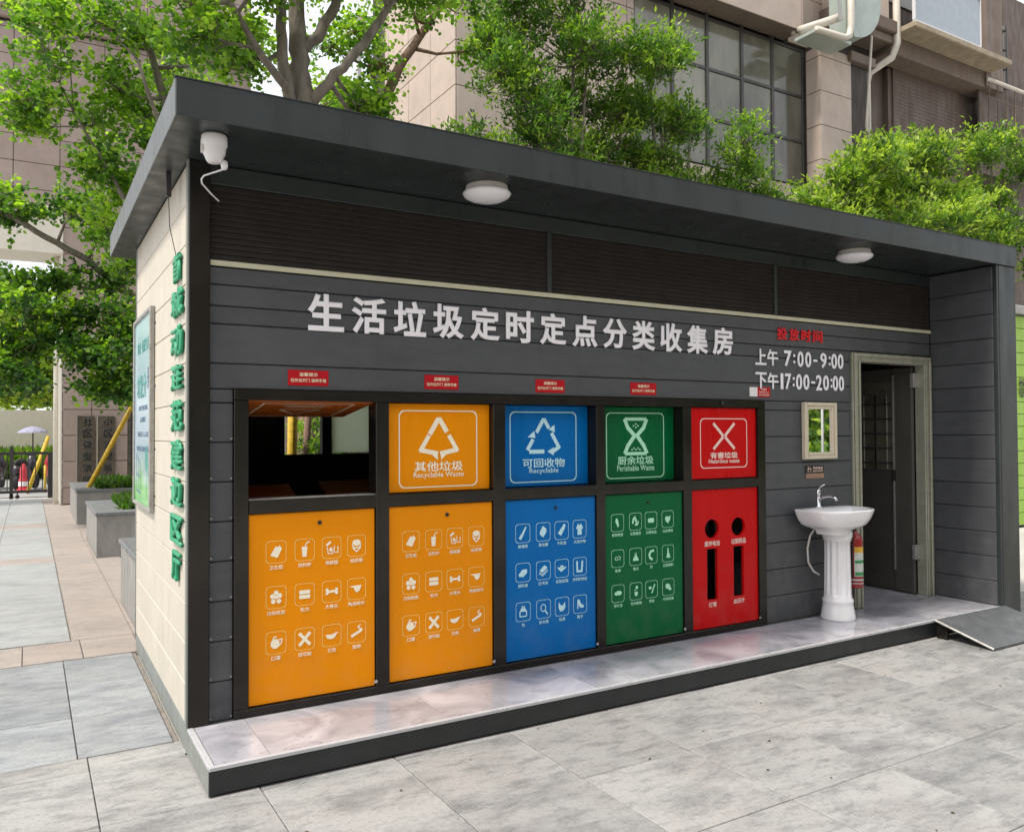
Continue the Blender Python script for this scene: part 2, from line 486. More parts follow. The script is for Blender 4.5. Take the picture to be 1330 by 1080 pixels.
class Print:
    def __init__(s, o, axis='y', scale=1.0):
        s.bm = bmesh.new(); s.o = Vector(o); s.axis = axis; s.s = scale; s.k = 0
    def P(s, u, v):
        u *= s.s; v *= s.s
        if s.axis == 'y': return s.o + Vector((u, -s.k * .00012, v))
        return s.o + Vector((-s.k * .00012, -u, v))
    def poly(s, pts, holes=()):
        s.k += 1
        loops = [[Vector((x, y, 0)) for x, y in pts]] + [[Vector((x, y, 0)) for x, y in h] for h in holes]
        flat = [p for l in loops for p in l]
        vs = [s.bm.verts.new(s.P(p.x, p.y)) for p in flat]
        for t in tessellate_polygon(loops):
            a_, b_, c_ = (flat[i] for i in t)
            cr = (b_ - a_).cross(c_ - a_).z
            t = t if cr > 0 else t[::-1]
            try: s.bm.faces.new([vs[i] for i in t])
            except ValueError: pass
    def line(s, pts, w, closed=False):
        n = len(pts)
        for i in range(n if closed else n - 1):
            (x0, y0), (x1, y1) = pts[i], pts[(i + 1) % n]
            d = math.hypot(x1 - x0, y1 - y0) or 1
            nx, ny = -(y1 - y0) / d * w / 2, (x1 - x0) / d * w / 2
            ex, ey = (x1 - x0) / d * w * .3, (y1 - y0) / d * w * .3
            s.poly([(x0 - nx - ex, y0 - ny - ey), (x1 - nx + ex, y1 - ny + ey), (x1 + nx + ex, y1 + ny + ey), (x0 + nx - ex, y0 + ny - ey)])
    def ring(s, pts, w):
        """outline of thickness w inside a convex loop"""
        cx = sum(p[0] for p in pts) / len(pts); cy = sum(p[1] for p in pts) / len(pts)
        mx = max(abs(p[0] - cx) for p in pts); my = max(abs(p[1] - cy) for p in pts)
        inn = [(cx + (x - cx) * (1 - w / mx), cy + (y - cy) * (1 - w / my)) for x, y in pts]
        n = len(pts)
        vo = [s.bm.verts.new(s.P(*p)) for p in pts]; vi = [s.bm.verts.new(s.P(*p)) for p in inn]
        for i in range(n):
            j = (i + 1) % n
            s.bm.faces.new((vo[i], vo[j], vi[j], vi[i]))
    def ell(s, cx, cy, rx, ry, n=16):
        s.poly([(cx + rx * math.cos(2 * math.pi * k / n), cy + ry * math.sin(2 * math.pi * k / n)) for k in range(n)])
    def done(s, name, m, parent, **kw):
        return obj(name, s.bm, m, parent, **kw)

def rrect(w, h, r, cx=0, cy=0, n=4):
    pts = []
    for qx, qy, a0 in ((1, 1, 0), (-1, 1, 90), (-1, -1, 180), (1, -1, 270)):
        for k in range(n + 1):
            t = R(a0 + 90 * k / n)
            pts.append((cx + qx * (w / 2 - r) + r * math.cos(t), cy + qy * (h / 2 - r) + r * math.sin(t)))
    return pts

_tc = {}
def textmesh(s, w, h, bold=.0, depth=0.0, res=3):
    """mesh of a string fitted to w x h, centred on its middle, lying in XY"""
    key = (s, round(w, 4), round(h, 4), bold, depth)
    if key in _tc: return _tc[key]
    c = bpy.data.curves.new("lettering", 'FONT')
    c.body = s
    c.size = 1.0
    c.resolution_u = res
    c.extrude = .02
    c.bevel_depth = max(bold, .004)
    c.bevel_resolution = 0
    o = bpy.data.objects.new("lettering", c)
    col.objects.link(o)
    dg = bpy.context.evaluated_depsgraph_get()
    me = bpy.data.meshes.new_from_object(o.evaluated_get(dg))
    bpy.data.objects.remove(o)
    n = len(me.vertices)
    co = np.empty(n * 3, 'f')
    me.vertices.foreach_get('co', co)
    co = co.reshape(-1, 3)
    lo, hi = co.min(0), co.max(0)
    sz = np.maximum(hi - lo, 1e-4)
    co[:, 0] = (co[:, 0] - (lo[0] + hi[0]) / 2) * (w / sz[0])
    co[:, 1] = (co[:, 1] - (lo[1] + hi[1]) / 2) * (h / sz[1])
    co[:, 2] = (co[:, 2] - lo[2]) / sz[2] * max(depth, .0009)
    me.vertices.foreach_set('co', co.ravel())
    _tc[key] = me
    return me

FR = (R(90), 0, 0)            # facing -Y
SR = (R(90), 0, R(-90))       # facing -X
def text(s, x, y, z, w, h, m, parent, name="lettering", rot=FR, bold=0.0, depth=0.0, **kw):
    me = textmesh(s, w, h, bold, depth)
    if not me.materials: me.materials.append(m)
    elif me.materials[0] is not m:
        me = me.copy(); me.materials.clear(); me.materials.append(m)
    return inst(name, me, parent, (x, y, z), rot, **kw)

rng = random.Random(7)
ZP, W, DP = .134, 6.27, -.59           # platform height, inner right wall, platform front

# ================================================================== SETTING: ground
def sheet(name, x0, x1, y0, y1, z, m, kind='structure'):
    bm = bmesh.new()
    bm.faces.new([bm.verts.new(p) for p in ((x0, y0, z), (x1, y0, z), (x1, y1, z), (x0, y1, z))])
    return obj(name, bm, m, kind=kind)

gnd = sheet("ground", -250, 250, -250, 250, -.030, M['ground'])

def slab_field(name, m, x0, y0, nx, ny, px, py, gap, parent, zt=0.0, skip=None, piece="paving_slab", th=.028):
    w, d = px - gap, py - gap
    me = None
    for i in range(nx):
        for j in range(ny):
            cx, cy = x0 + (i + .5) * px, y0 + (j + .5) * py
            if skip and skip(cx, cy): continue
            if me is None:
                bm = box(-w / 2, w / 2, -d / 2, d / 2, -th, 0, bev=.003)
                me = bpy.data.meshes.new(piece); bm.to_mesh(me); bm.free(); me.materials.append(m)
            o = inst(piece, me, parent, (cx, cy, zt + rng.uniform(-.0012, .0012)))
            o.rotation_euler = (rng.uniform(-.0008, .0008), rng.uniform(-.0008, .0008), 0)

plaza = sheet("paved_plaza", -3.05, 11.3, -5.2, .01, -.016, M['mortar'])
# front: big square granite slabs on a .65 grid whose joints pass x=.22 and y=-1.26
slab_field("plaza", M['slab'], -.43 - 4 * .652, -1.262 - 6 * .645, 17, 8, .652, .645, .0045, plaza, skip=lambda x, y: y > 0)
# left of the station: pale band, bluish slabs, tan band, path
side = sheet("side_paving", -3.05, .0, .012, 2.25, -.0165, M['mortar'])
slab_field("side", M['slab_blue'], -.47 - 4 * .66, .22, 4, 3, .66, .673, .008, side)
slab_field("side", M['slab_blue'], -.47, .22, 1, 3, .44, .673, .004, side)
slab_field("side", M['slab'], -.43 - 4 * .652, .03, 5, 1, .652, .185, .006, side, skip=lambda x, y: x > -.05)
tanb = sheet("tan_footpath", -3.05, .35, 2.252, 19.4, -.017, M['tan'])
slab_field("tan", M['tan'], -3.0, 2.262, 8, 1, .38, .58, .006, tanb, piece="tan_paver")
slab_field("tan", M['tan'], -.385, 2.86, 1, 14, .43, .60, .003, tanb, piece="tan_paver")
path = sheet("grey_footpath", -3.05, -.40, 2.86, 19.4, -.0135, M['mortar'])
slab_field("path", M['slab_pale'], -3.0, 2.87, 4, 6, .65, .76, .004, path, piece="path_slab")
slab_field("path", M['tan'], -3.0, 7.44, 4, 1, .65, .50, .004, path, piece="path_slab")
slab_field("path", M['slab_pale'], -3.0, 7.95, 4, 5, .65, .80, .004, path, piece="path_slab")
slab_field("path", M['tan'], -3.0, 11.96, 4, 1, .65, .65, .004, path, piece="path_slab")
slab_field("path", M['slab_pale'], -3.0, 12.62, 4, 8, .65, .84, .004, path, piece="path_slab")
street = sheet("street", -60, 60, 20.2, 34, -.012, M['slab_pale'])  # pale slab tone stands in for sunshine on the street

# ================================================================== THE WASTE STATION
st = thing("waste_station", "dark grey waste sorting station with coloured bin doors and white Chinese title", "waste station", (0, 0, 0))

# --- platform
bobj("platform_skirt", (.0, 6.55, DP + .004, -.02, .012, ZP - .018), M['skirt_black'], st, bev=.003)
bobj("platform_skirt", (.001, .055, -.018, 2.27, .0, ZP), M['steel_skirt'], st, bev=.002, label="grey metal base strip under the cream side wall")
bobj("platform_skirt", (-.003, -.0005, DP + .006, -.02, .01, ZP - .018), M['steel_skirt'], st, label="pale grey end face of the platform")
xs = [.0, .272, 1.18, 2.12, 3.05, 3.98, 4.91, 5.84, 6.27]
for x0, x1 in zip(xs, xs[1:]):
    bobj("marble_tile", (x0 + .001 + (.028 if x0 == 0 else 0), x1 - .001, DP + .024, -.0305 if x1 < 5.2 else -.0305, ZP - .017, ZP), M['marble'], st, bev=.0008)
bobj("edge_trim", (.0, 6.27, DP, DP + .022, ZP - .017, ZP + .001), M['edge_white'], st, bev=.002, label="pale stone edge along the platform front")
bobj("edge_trim", (-.002, .026, DP + .023, -.02, ZP - .017, ZP + .001), M['edge_white'], st, bev=.002)
bobj("floor", (.1, 6.4, -.03, 2.2, ZP - .03, ZP - .001), M['int_floor'], st)
bobj("marble_tile", (5.27, 6.17, -.0295, .62, ZP - .017, ZP + .0005), M['marble'], st)

# --- left corner post, right wing wall
bobj("corner_post", (.0, .101, -.03, .07, ZP, 2.985), M['black_metal'], st, bev=.003)
bobj("corner_trim", (-.008, -.0005, -.028, .012, ZP, 2.985), M['steel_skirt'], st, label="thin pale metal edge of the corner post")
bobj("end_post", (6.301, 6.556, DP - .006, DP + .10, .02, 2.985), M['dark_metal'], st, bev=.004)
bobj("end_post", (6.272, 6.299, DP - .003, DP + .03, .1, 2.985), M['dark_metal'], st, bev=.003, label="slim inner edge of the right end post")
bobj("end_wall", (6.30, 6.55, DP + .101, 2.27, .02, 2.98), M['siding_back'], st)
# siding rows: joints at .335 + .2035 k
rows = [ZP] + [.335 + .2035 * k for k in range(14)]
def zrows(z0, z1):
    zs = [z0] + [z for z in rows if z0 + .03 < z < z1 - .03] + [z1]
    return list(zip(zs, zs[1:]))
def bulge_plank_y(x0, x1, z0, z1):   # facade plank, face at y=0, with a small chamfered joint
    return box(x0 + .001, x1 - .001, .0, .03, z0 + .002, z1 - .002, bev=.0045)
for z0, z1 in zrows(ZP, 1.831):
    obj("siding_plank", bulge_plank_y(.101, .223, z0, z1), M['siding'], st)
    obj("siding_plank", bulge_plank_y(4.128, 5.17, z0, z1), M['siding'], st)
for z0, z1 in zrows(1.831, 2.26):
    obj("siding_plank", bulge_plank_y(.101, 5.17, z0, z1), M['siding'], st)
for z0, z1 in zrows(2.26, 2.462):
    obj("siding_plank", bulge_plank_y(.101, 6.27, z0, z1), M['siding'], st)
bobj("facade_backing", (.10, .223, .03, .06, ZP, 2.98), M['siding_back'], st)
bobj("facade_backing", (.223, 5.17, .03, .06, 1.831, 2.98), M['siding_back'], st)
bobj("facade_backing", (5.17, 6.3, .03, .06, 2.26, 2.98), M['siding_back'], st)
bobj("facade_backing", (4.128, 5.17, .03, .06, ZP, 1.831), M['siding_back'], st)
for z0, z1 in zrows(ZP, 2.98):
    obj("siding_plank", box(6.27, 6.299, DP + .032, -.001, z0 + .002, z1 - .002, bev=.0045), M['siding'], st)
# pale strip under the louvers
bobj("trim_strip", (.103, 6.268, -.014, -.0005, 2.464, 2.492), M['strip'], st, bev=.003, label="thin pale green strip running under the louvers")
# --- louvers: three bays
bays = [(.103, 2.165), (2.20, 4.255), (4.29, 6.268)]
for i, (x0, x1) in enumerate(bays):
    for k in range(13):
        z = 2.497 + k * .0296
        bm = bmesh.new()
        v = [bm.verts.new(p) for p in ((x0, .006, z + .0285), (x1, .006, z + .0285), (x1, -.002, z + .006), (x0, -.002, z + .006),
                                       (x0, -.002, z), (x1, -.002, z), (x0, .010, z + .001), (x1, .010, z + .001))]
        bm.faces.new((v[3], v[2], v[1], v[0])); bm.faces.new((v[4], v[5], v[2], v[3])); bm.faces.new((v[6], v[7], v[5], v[4]))
        obj("louver_blade", bm, M['louver'], st)
bobj("upper_beam", (.103, 6.268, -.006, .03, 2.884, 2.982), M['dark_metal'], st, bev=.003)
for x in (2.166, 4.256):
    bobj("louver_post", (x, x + .033, -.012, .03, 2.493, 2.883), M['steel_skirt'] if 0 else M['dark_metal'], st, bev=.003)

# --- roof
XL, XR, YF, YB = -.147, 6.556, -.607, 2.69
bobj("roof_deck", (XL + .006, XR - .006, YF + .006, YB - .006, 3.02, 3.135), M['siding_back'], st)
bobj("soffit", (XL + .004, XR - .004, YF + .004, YB - .004, 2.987, 3.02), M['dark_metal'], st)
bobj("fascia", (XL, XR, YF - .004, YF + .003, 2.984, 3.15), M['dark_metal'], st, bev=.002, label="long charcoal fascia along the roof front")
bobj("fascia", (XL - .004, XL + .003, YF + .004, YB, 2.984, 3.15), mat("sun_lightened_fascia", (.13, .145, .155), .4, var=.12, vscale=3), st, bev=.002, label="charcoal fascia over the side wall, coloured lighter as if sunlit")  # lighter copy of the charcoal paint, sunlight put into the colour
bobj("fascia", (XR - .003, XR + .003, YF + .004, YB, 2.984, 3.15), M['dark_metal'], st, bev=.002)
bobj("roof_cap", (XL - .006, XR + .006, YF - .007, YF + .03, 3.151, 3.156), M['dark_metal'], st)
# --- cream side wall
for z0, z1 in zrows(ZP, 2.98):
    obj("side_plank", box(.0, .03, .073, 2.262, z0 + .0015, z1 - .0015, bev=.0035), M['cream'], st)
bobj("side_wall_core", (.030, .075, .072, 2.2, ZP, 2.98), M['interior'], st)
bobj("rear_corner_trim", (-.006, .034, 2.263, 2.285, .1, 2.98), M['steel_skirt'], st, bev=.003)
bobj("roof_hook", (-.07, -.045, .25, .275, 2.86, 2.985), M['iron'], st)
obj("cable", tube([(-.058, .262, 2.86), (-.052, .262, 2.7), (-.02, .262, 2.55)], .0025, 5), M['iron'], st)

# --- back wall with openings
def wall_y(y0, y1, x0, x1, z0, z1, holes, m, parent, name="rear_wall"):
    """wall slab facing Y made of boxes round rectangular holes"""
    xs_ = sorted({x0, x1, *[h[0] for h in holes], *[h[1] for h in holes]})
    bm = bmesh.new()
    for a_, b_ in zip(xs_, xs_[1:]):
        hs = sorted([(h[2], h[3]) for h in holes if h[0] <= a_ and h[1] >= b_])
        z = z0
        for h0, h1 in hs:
            if h0 > z: box(a_, b_, y0, y1, z, h0, bm=bm)
            z = h1
        if z < z1: box(a_, b_, y0, y1, z, z1, bm=bm)
    return obj(name, bm, m, parent)
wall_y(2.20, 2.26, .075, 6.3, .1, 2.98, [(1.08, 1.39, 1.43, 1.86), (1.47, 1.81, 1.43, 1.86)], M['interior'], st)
bobj("rear_window_pane", (1.48, 1.80, 2.215, 2.222, 1.44, 1.85), M['frost'], st, label="pale frosted pane seen through the open hatch")
bobj("inner_partition", (2.0, 2.04, .08, 2.2, ZP, 2.9), M['interior'], st)

# --- cabinet frame
ix = [.296 + .7705 * i for i in range(5)]
XLs = [.296, 1.076, 1.842, 2.609, 3.379]
XRs = [.997, 1.757, 2.537, 3.301, 4.052]
fy0, fy1 = -.022, .10
bobj("cabinet_frame", (.223, 4.128, fy0, fy1, 1.774, 1.831), M['black_metal'], st, bev=.003)
bobj("cabinet_frame", (.223, 4.128, fy0, fy1, ZP + .001, .178), M['black_metal'], st, bev=.003)
bobj("cabinet_frame", (.2965, 4.0515, fy0 + .002, fy1, 1.18, 1.251), M['black_metal'], st, bev=.003)
vb = [(.223, .296)] + [(XRs[i], XLs[i + 1]) for i in range(4)] + [(4.052, 4.128)]
for a_, b_ in vb:
    bobj("cabinet_frame", (a_, b_, fy0 + .001, fy1, .1785, 1.7735), M['black_metal'], st, bev=.003)
for i in range(5):  # dividers inside keep each bin bay dark
    if i > 2:
        bobj("bay_divider", (XRs[i - 1] + .02, XRs[i - 1] + .05, .11, 1.0, ZP, 1.9), M['interior'], st)
    if i > 3:
        bobj("bay_divider", (XLs[i] - .02, XRs[i] + .02, .42, .44, ZP, 1.9), M['interior'], st)

# ---- icons on a unit square
def ic_bag(p):   p.poly([(-.62, -.35), (-.05, .62), (.15, .5), (.35, .68), (.62, .35), (.15, -.62), (-.2, -.5)]) ; 
def ic_cup(p):
    p.poly([(-.33, .35), (-.25, -.75), (.2, -.75), (.3, .35)]); p.line([(.05, .4), (.2, .72), (.5, .85)], .12)
def ic_wrap(p):
    p.poly([(-.7, .35), (-.2, .75), (0, .55), (-.5, .2)]); p.line([(-.5, .1), (-.4, -.6), (.1, -.65), (.0, .0)], .10); p.line([(.3, .2), (.25, -.5), (.7, -.55), (.7, .1)], .10); p.ell(-.1, -.2, .18, .22)
def ic_nappy(p):
    p.ell(0, .35, .5, .35); p.line([(-.5, .1), (-.3, -.2), (.3, -.2), (.5, .1)], .14); p.line([(-.45, -.2), (0, -.65), (.45, -.2)], .14)
def ic_paper(p):
    for x, y, r in ((-.36, .12, .27), (.36, .15, .27), (0, .48, .25), (-.3, -.42, .25), (.3, -.42, .25), (0, 0, .2)): p.ell(x, y, r, r, 12)
def ic_towel(p):
    p.poly(rrect(1.2, .42, .12, 0, .25)); p.poly(rrect(1.2, .42, .12, 0, -.25))
def ic_bone(p):
    p.poly([(-.45, -.14), (.45, -.10), (.45, .16), (-.45, .12)])
    for x in (-.52, .55):
        for y in (-.15, .2): p.ell(x, y, .18, .2, 10)
def ic_pan(p):
    p.poly([(-.85, .35), (.55, .4), (.55, .3), (.35, -.2), (.1, -.38), (-.15, -.3), (-.35, .15)])
def ic_pot(p):
    p.ell(-.1, -.1, .48, .52); p.line([(.3, .3), (.62, .35), (.55, -.1), (.3, -.35)], .12); p.line([(-.3, .4), (-.2, .65), (.05, .6)], .12)
def ic_plaster(p):
    for sx in (1, -1): p.line([(-.45 * sx, -.5), (.45 * sx, .5)], .34); p.ell(-.48 * sx, -.53, .2, .2); p.ell(.48 * sx, .53, .2, .2)
def ic_fish(p):
    p.poly([(-.7, .1), (-.5, -.3), (-.1, -.42), (.3, -.3), (.55, .1), (.8, .3), (.4, .25), (0, .1), (-.4, .1)])
def ic_butt(p):
    p.line([(-.55, -.4), (.45, .1)], .30); p.line([(.35, .35), (.15, .55), (.4, .75)], .14); p.ell(.5, .2, .18, .2)
def ic_bottle(p):
    p.poly([(-.62, -.6), (-.25, -.8), (.2, .0), (.55, .75), (.4, .85), (-.05, .15)])
def ic_can(p):   p.poly([(-.5, .05), (-.05, .75), (.5, .35), (.45, -.1), (.0, -.72), (-.5, -.3)])
def ic_carton(p): p.poly([(-.6, -.35), (.15, .55), (.35, .85), (.6, .7), (.5, .25), (-.1, -.7)])
def ic_coat(p):  p.poly([(-.25, .7), (-.55, .1), (-.4, -.05), (-.3, .15), (-.35, -.75), (.35, -.75), (.3, .15), (.4, -.05), (.55, .1), (.25, .7), (0, .5)])
def ic_box(p):   p.poly([(-.65, -.2), (-.1, .35), (.55, .4), (.62, -.05), (.05, -.55), (-.55, -.5)])
def ic_book(p):
    p.poly([(-.6, .0), (.15, .65), (.6, .35), (-.1, -.3)]); p.line([(-.6, -.2), (-.1, -.5), (.6, .1)], .1); p.line([(-.6, -.4), (-.1, -.7), (.6, -.1)], .1)
def ic_tray(p):
    p.poly([(-.65, .05), (-.1, -.45), (.65, .05), (.65, .2), (0, .05), (-.65, .2)]); p.ell(0, .25, .3, .14)
def ic_jeans(p): p.line([(-.45, .65), (-.4, -.6), (.0, -.6)], .26); p.line([(.4, .65), (.3, -.6), (.0, -.6)], .26)
def ic_handbag(p):
    p.ring(rrect(1.1, .8, .12, 0, -.25), .14); p.ell(0, .25, .42, .22); p.line([(-.25, .3), (-.15, .65), (.15, .65), (.25, .3)], .12)
def ic_lens(p):
    p.ring([(.42 * math.cos(2 * math.pi * k / 16) - .05, .5 * math.sin(2 * math.pi * k / 16) + .15) for k in range(16)], .11); p.line([(.25, -.25), (.6, -.7)], .16)
def ic_toy(p):
    p.poly([(-.5, .6), (-.2, .15), (.15, .15), (.45, .55), (.5, -.1), (.2, -.55), (-.3, -.6), (-.55, -.1)])
def ic_shoe(p):  p.poly([(-.4, .65), (-.1, .6), (.1, .1), (.6, -.25), (.55, -.5), (.0, -.45), (-.25, .0), (-.3, -.6), (-.45, -.6)])
def ic_corn(p):  p.poly([(-.3, .5), (-.1, .65), (.1, .4), (.25, -.4), (.05, -.65), (-.1, -.3), (-.35, .1)])
def ic_veg(p):
    for q in ((-.35, .3), (-.1, .5), (.1, .1), (-.45, -.05)): p.ell(*q, .17, .26, 8)
    p.poly([(-.2, -.5), (.1, -.2), (.6, .1), (.45, -.45), (.1, -.6)])
def ic_bread(p): p.poly(rrect(1.1, .62, .2)) 
def ic_fruit(p): p.poly([(-.5, .25), (-.2, .45), (.1, .3), (.5, .5), (.45, -.05), (.05, -.6), (-.4, -.25)])
def ic_beans(p):
    p.ring([(.28 * math.cos(2 * math.pi * k / 12) - .22, .25 * math.sin(2 * math.pi * k / 12)) for k in range(12)], .10)
    p.ring([(.3 * math.cos(2 * math.pi * k / 12) + .22, .27 * math.sin(2 * math.pi * k / 12) + .05) for k in range(12)], .10)
def ic_cake(p):
    p.poly([(-.5, -.55), (.5, -.55), (.4, -.1), (.25, -.1), (.2, .2), (-.2, .2), (-.25, -.1), (-.4, -.1)]); p.line([(-.1, .2), (-.1, .5)], .1); p.line([(.12, .2), (.12, .55)], .1)
def ic_shrimp(p): p.line([(.4, .6), (-.1, .5), (-.35, .1), (-.25, -.35), (.15, -.6)], .32)
def ic_flask(p): p.poly([(-.12, .75), (-.1, .2), (-.3, -.6), (.45, -.6), (.25, -.05), (.15, .2), (.1, .75)])
def ic_cloud(p):
    p.ell(-.25, 0, .35, .24); p.ell(.25, .05, .38, .3); p.ell(0, .12, .3, .25)
def ic_plant(p):
    p.ell(.15, .5, .22, .24); p.poly([(-.3, -.1), (.35, -.05), (.2, -.65), (-.15, -.65)]); p.ell(-.15, .15, .12, .1)
def ic_tea(p):
    p.ell(-.25, .2, .28, .2); p.line([(.55, .6), (.05, -.5)], .2)
def ic_rice(p):  p.poly([(-.5, .35), (-.2, .5), (.2, .4), (.35, .1), (.6, -.4), (.3, -.5), (-.1, -.25), (-.45, -.1)])

SETS = {
 'orange': ([ic_bag, ic_cup, ic_wrap, ic_nappy, ic_paper, ic_towel, ic_bone, ic_pan, ic_pot, ic_plaster, ic_fish, ic_butt],
            ["卫生纸", "饮料杯", "保鲜膜", "纸尿裤", "污染纸张", "毛巾", "大骨头", "陶瓷碎片", "口罩", "创可贴", "贝壳", "烟蒂"]),
 'blue': ([ic_bottle, ic_can, ic_carton, ic_coat, ic_box, ic_book, ic_tray, ic_jeans, ic_handbag, ic_lens, ic_toy, ic_shoe],
          ["玻璃瓶", "易拉罐", "牛奶盒", "大型衣物", "塑料盒", "旧书本", "包装纸箱", "床单窗帘制品", "包", "放大镜", "玩具", "鞋子"]),
 'green': ([ic_corn, ic_veg, ic_bread, ic_fruit, ic_beans, ic_cake, ic_shrimp, ic_flask, ic_cloud, ic_plant, ic_tea, ic_rice],
           ["剩菜剩饭", "瓜果蔬菜", "过期食品", "瓜皮果核", "鱼骨", "糕点", "虾", "过期调料", "茶叶渣", "花卉植物", "枣核", "中药残渣"]),
}
PM = {'orange': M['pr_orange'], 'blue': M['pr_blue'], 'green': M['pr_green'], 'red': M['pr_red']}
# lower doors
kinds = ['orange', 'orange', 'blue', 'green', 'red']
grid = {  # icon column centres and row centres as fractions of the door (from left, from top)
 0: ([.205, .425, .640, .845], [.205, .445, .685]), 1: ([.200, .415, .620, .835], [.205, .450, .690]),
 2: ([.185, .405, .61, .815], [.21, .455, .70]), 3: ([.155, .380, .580, .80], [.19, .43, .665])}
for i, kd in enumerate(kinds):
    x0, x1, z0, z1 = XLs[i] + .003, XRs[i] - .003, .182, 1.177
    wd, hd = x1 - x0, z1 - z0
    yf = -.004
    if kd != 'red':
        door = bobj("lower_door", (x0, x1, yf, .018, z0, z1), M[kd], st, bev=.003, label=kd + " lower bin door printed with twelve item icons")
        cx, rz = grid[i]
        fns, caps = SETS[kd]
        iw, ih = .108, .118
        for k in range(12):
            c, r = k % 4, k // 4
            px, pz = x0 + cx[c] * wd, z1 - rz[r] * hd
            p = Print((px, yf - .0012, pz))
            p.ring(rrect(iw, ih, .02), .0026)
            q = Print((px, yf - .0012, pz), scale=.050)
            fns[k](q)
            fr = p.done("icon_frame", M['pr_line'] if kd == 'orange' else PM[kd], door)
            q.done("icon", PM[kd], door)
            n = len(caps[k])
            text(caps[k], px, yf - .0012, pz - ih / 2 - .022, min(.024 * n, .112), .022, PM[kd], door, name="caption", bold=.012)
        lz = z1 - .062
        obj("lock", lathe([(0, 0), (.011, 0), (.011, .006), (.006, .008), (0, .008)], 0, 0, 14), M['black'], door)
        lk = door.children[-1]; lk.rotation_euler = (R(90), 0, 0); lk.location = ((x0 + x1) / 2 + .03, yf - .0005, lz)
        bobj("latch", (x1 - .012, x1 + .006, -.026, -.0225, z0 + .02, z0 + .036), M['chrome'], door)
    else:
        # red door with two round holes and two long slots cut through it
        cxs = (x0 + .30 * wd, x0 + .70 * wd)
        holes = []
        for cxh in cxs:
            holes.append([(cxh + .070 * math.cos(2 * math.pi * k / 28), z1 - .285 * hd + .068 * math.sin(-2 * math.pi * k / 28)) for k in range(28)])
            holes.append([(cxh - .052, z1 - .80 * hd), (cxh - .052, z1 - .43 * hd), (cxh + .052, z1 - .43 * hd), (cxh + .052, z1 - .80 * hd)])
        outer = [(x0, z0), (x1, z0), (x1, z1), (x0, z1)]
        loops = [[Vector((a_, b_, 0)) for a_, b_ in l] for l in [outer] + holes]
        flat = [p for l in loops for p in l]
        bm = bmesh.new()
        vf = [bm.verts.new((p.x, yf, p.y)) for p in flat]
        vk = [bm.verts.new((p.x, .018, p.y)) for p in flat]
        for t in tessellate_polygon(loops):
            cr = (flat[t[1]] - flat[t[0]]).cross(flat[t[2]] - flat[t[0]]).z
            t = t if cr > 0 else t[::-1]
            bm.faces.new([vf[q] for q in t]); bm.faces.new([vk[q] for q in t[::-1]])
        s0 = 0
        for l in loops:
            n = len(l)
            for q in range(n):
                a_, b_ = s0 + q, s0 + (q + 1) % n
                bm.faces.new((vf[a_], vk[a_], vk[b_], vf[b_]))
            s0 += n
        bmesh.ops.recalc_face_normals(bm, faces=bm.faces)
        door = obj("lower_door", bm, M['red'], st, label="red lower door with two round holes above two long black slots")
        for cxh, a_, b_ in ((cxs[0], "废弃电池", "灯管"), (cxs[1], "过期药品", "血压计")):
            text(a_, cxh, yf - .0012, z1 - .392 * hd, .150, .040, PM['red'], door, name="caption", bold=.02)
            text(b_, cxh, yf - .0012, z1 - .835 * hd, .038 * len(b_), .036, PM['red'], door, name="caption", bold=.02)
            bobj("slot_shade_sheet", (cxh - .10, cxh + .10, .14, .145, z1 - .81 * hd, z1 - .415 * hd), M['black'], door)  # black sheets added behind the openings in place of interior shade
            bobj("slot_shade_sheet", (cxh - .10, cxh + .10, .141, .146, z1 - .37 * hd, z1 - .2 * hd), M['black'], door)
        bobj("latch", (x1 - .012, x1 + .006, -.026, -.0225, z0 + .01, z0 + .026), M['chrome'], door)

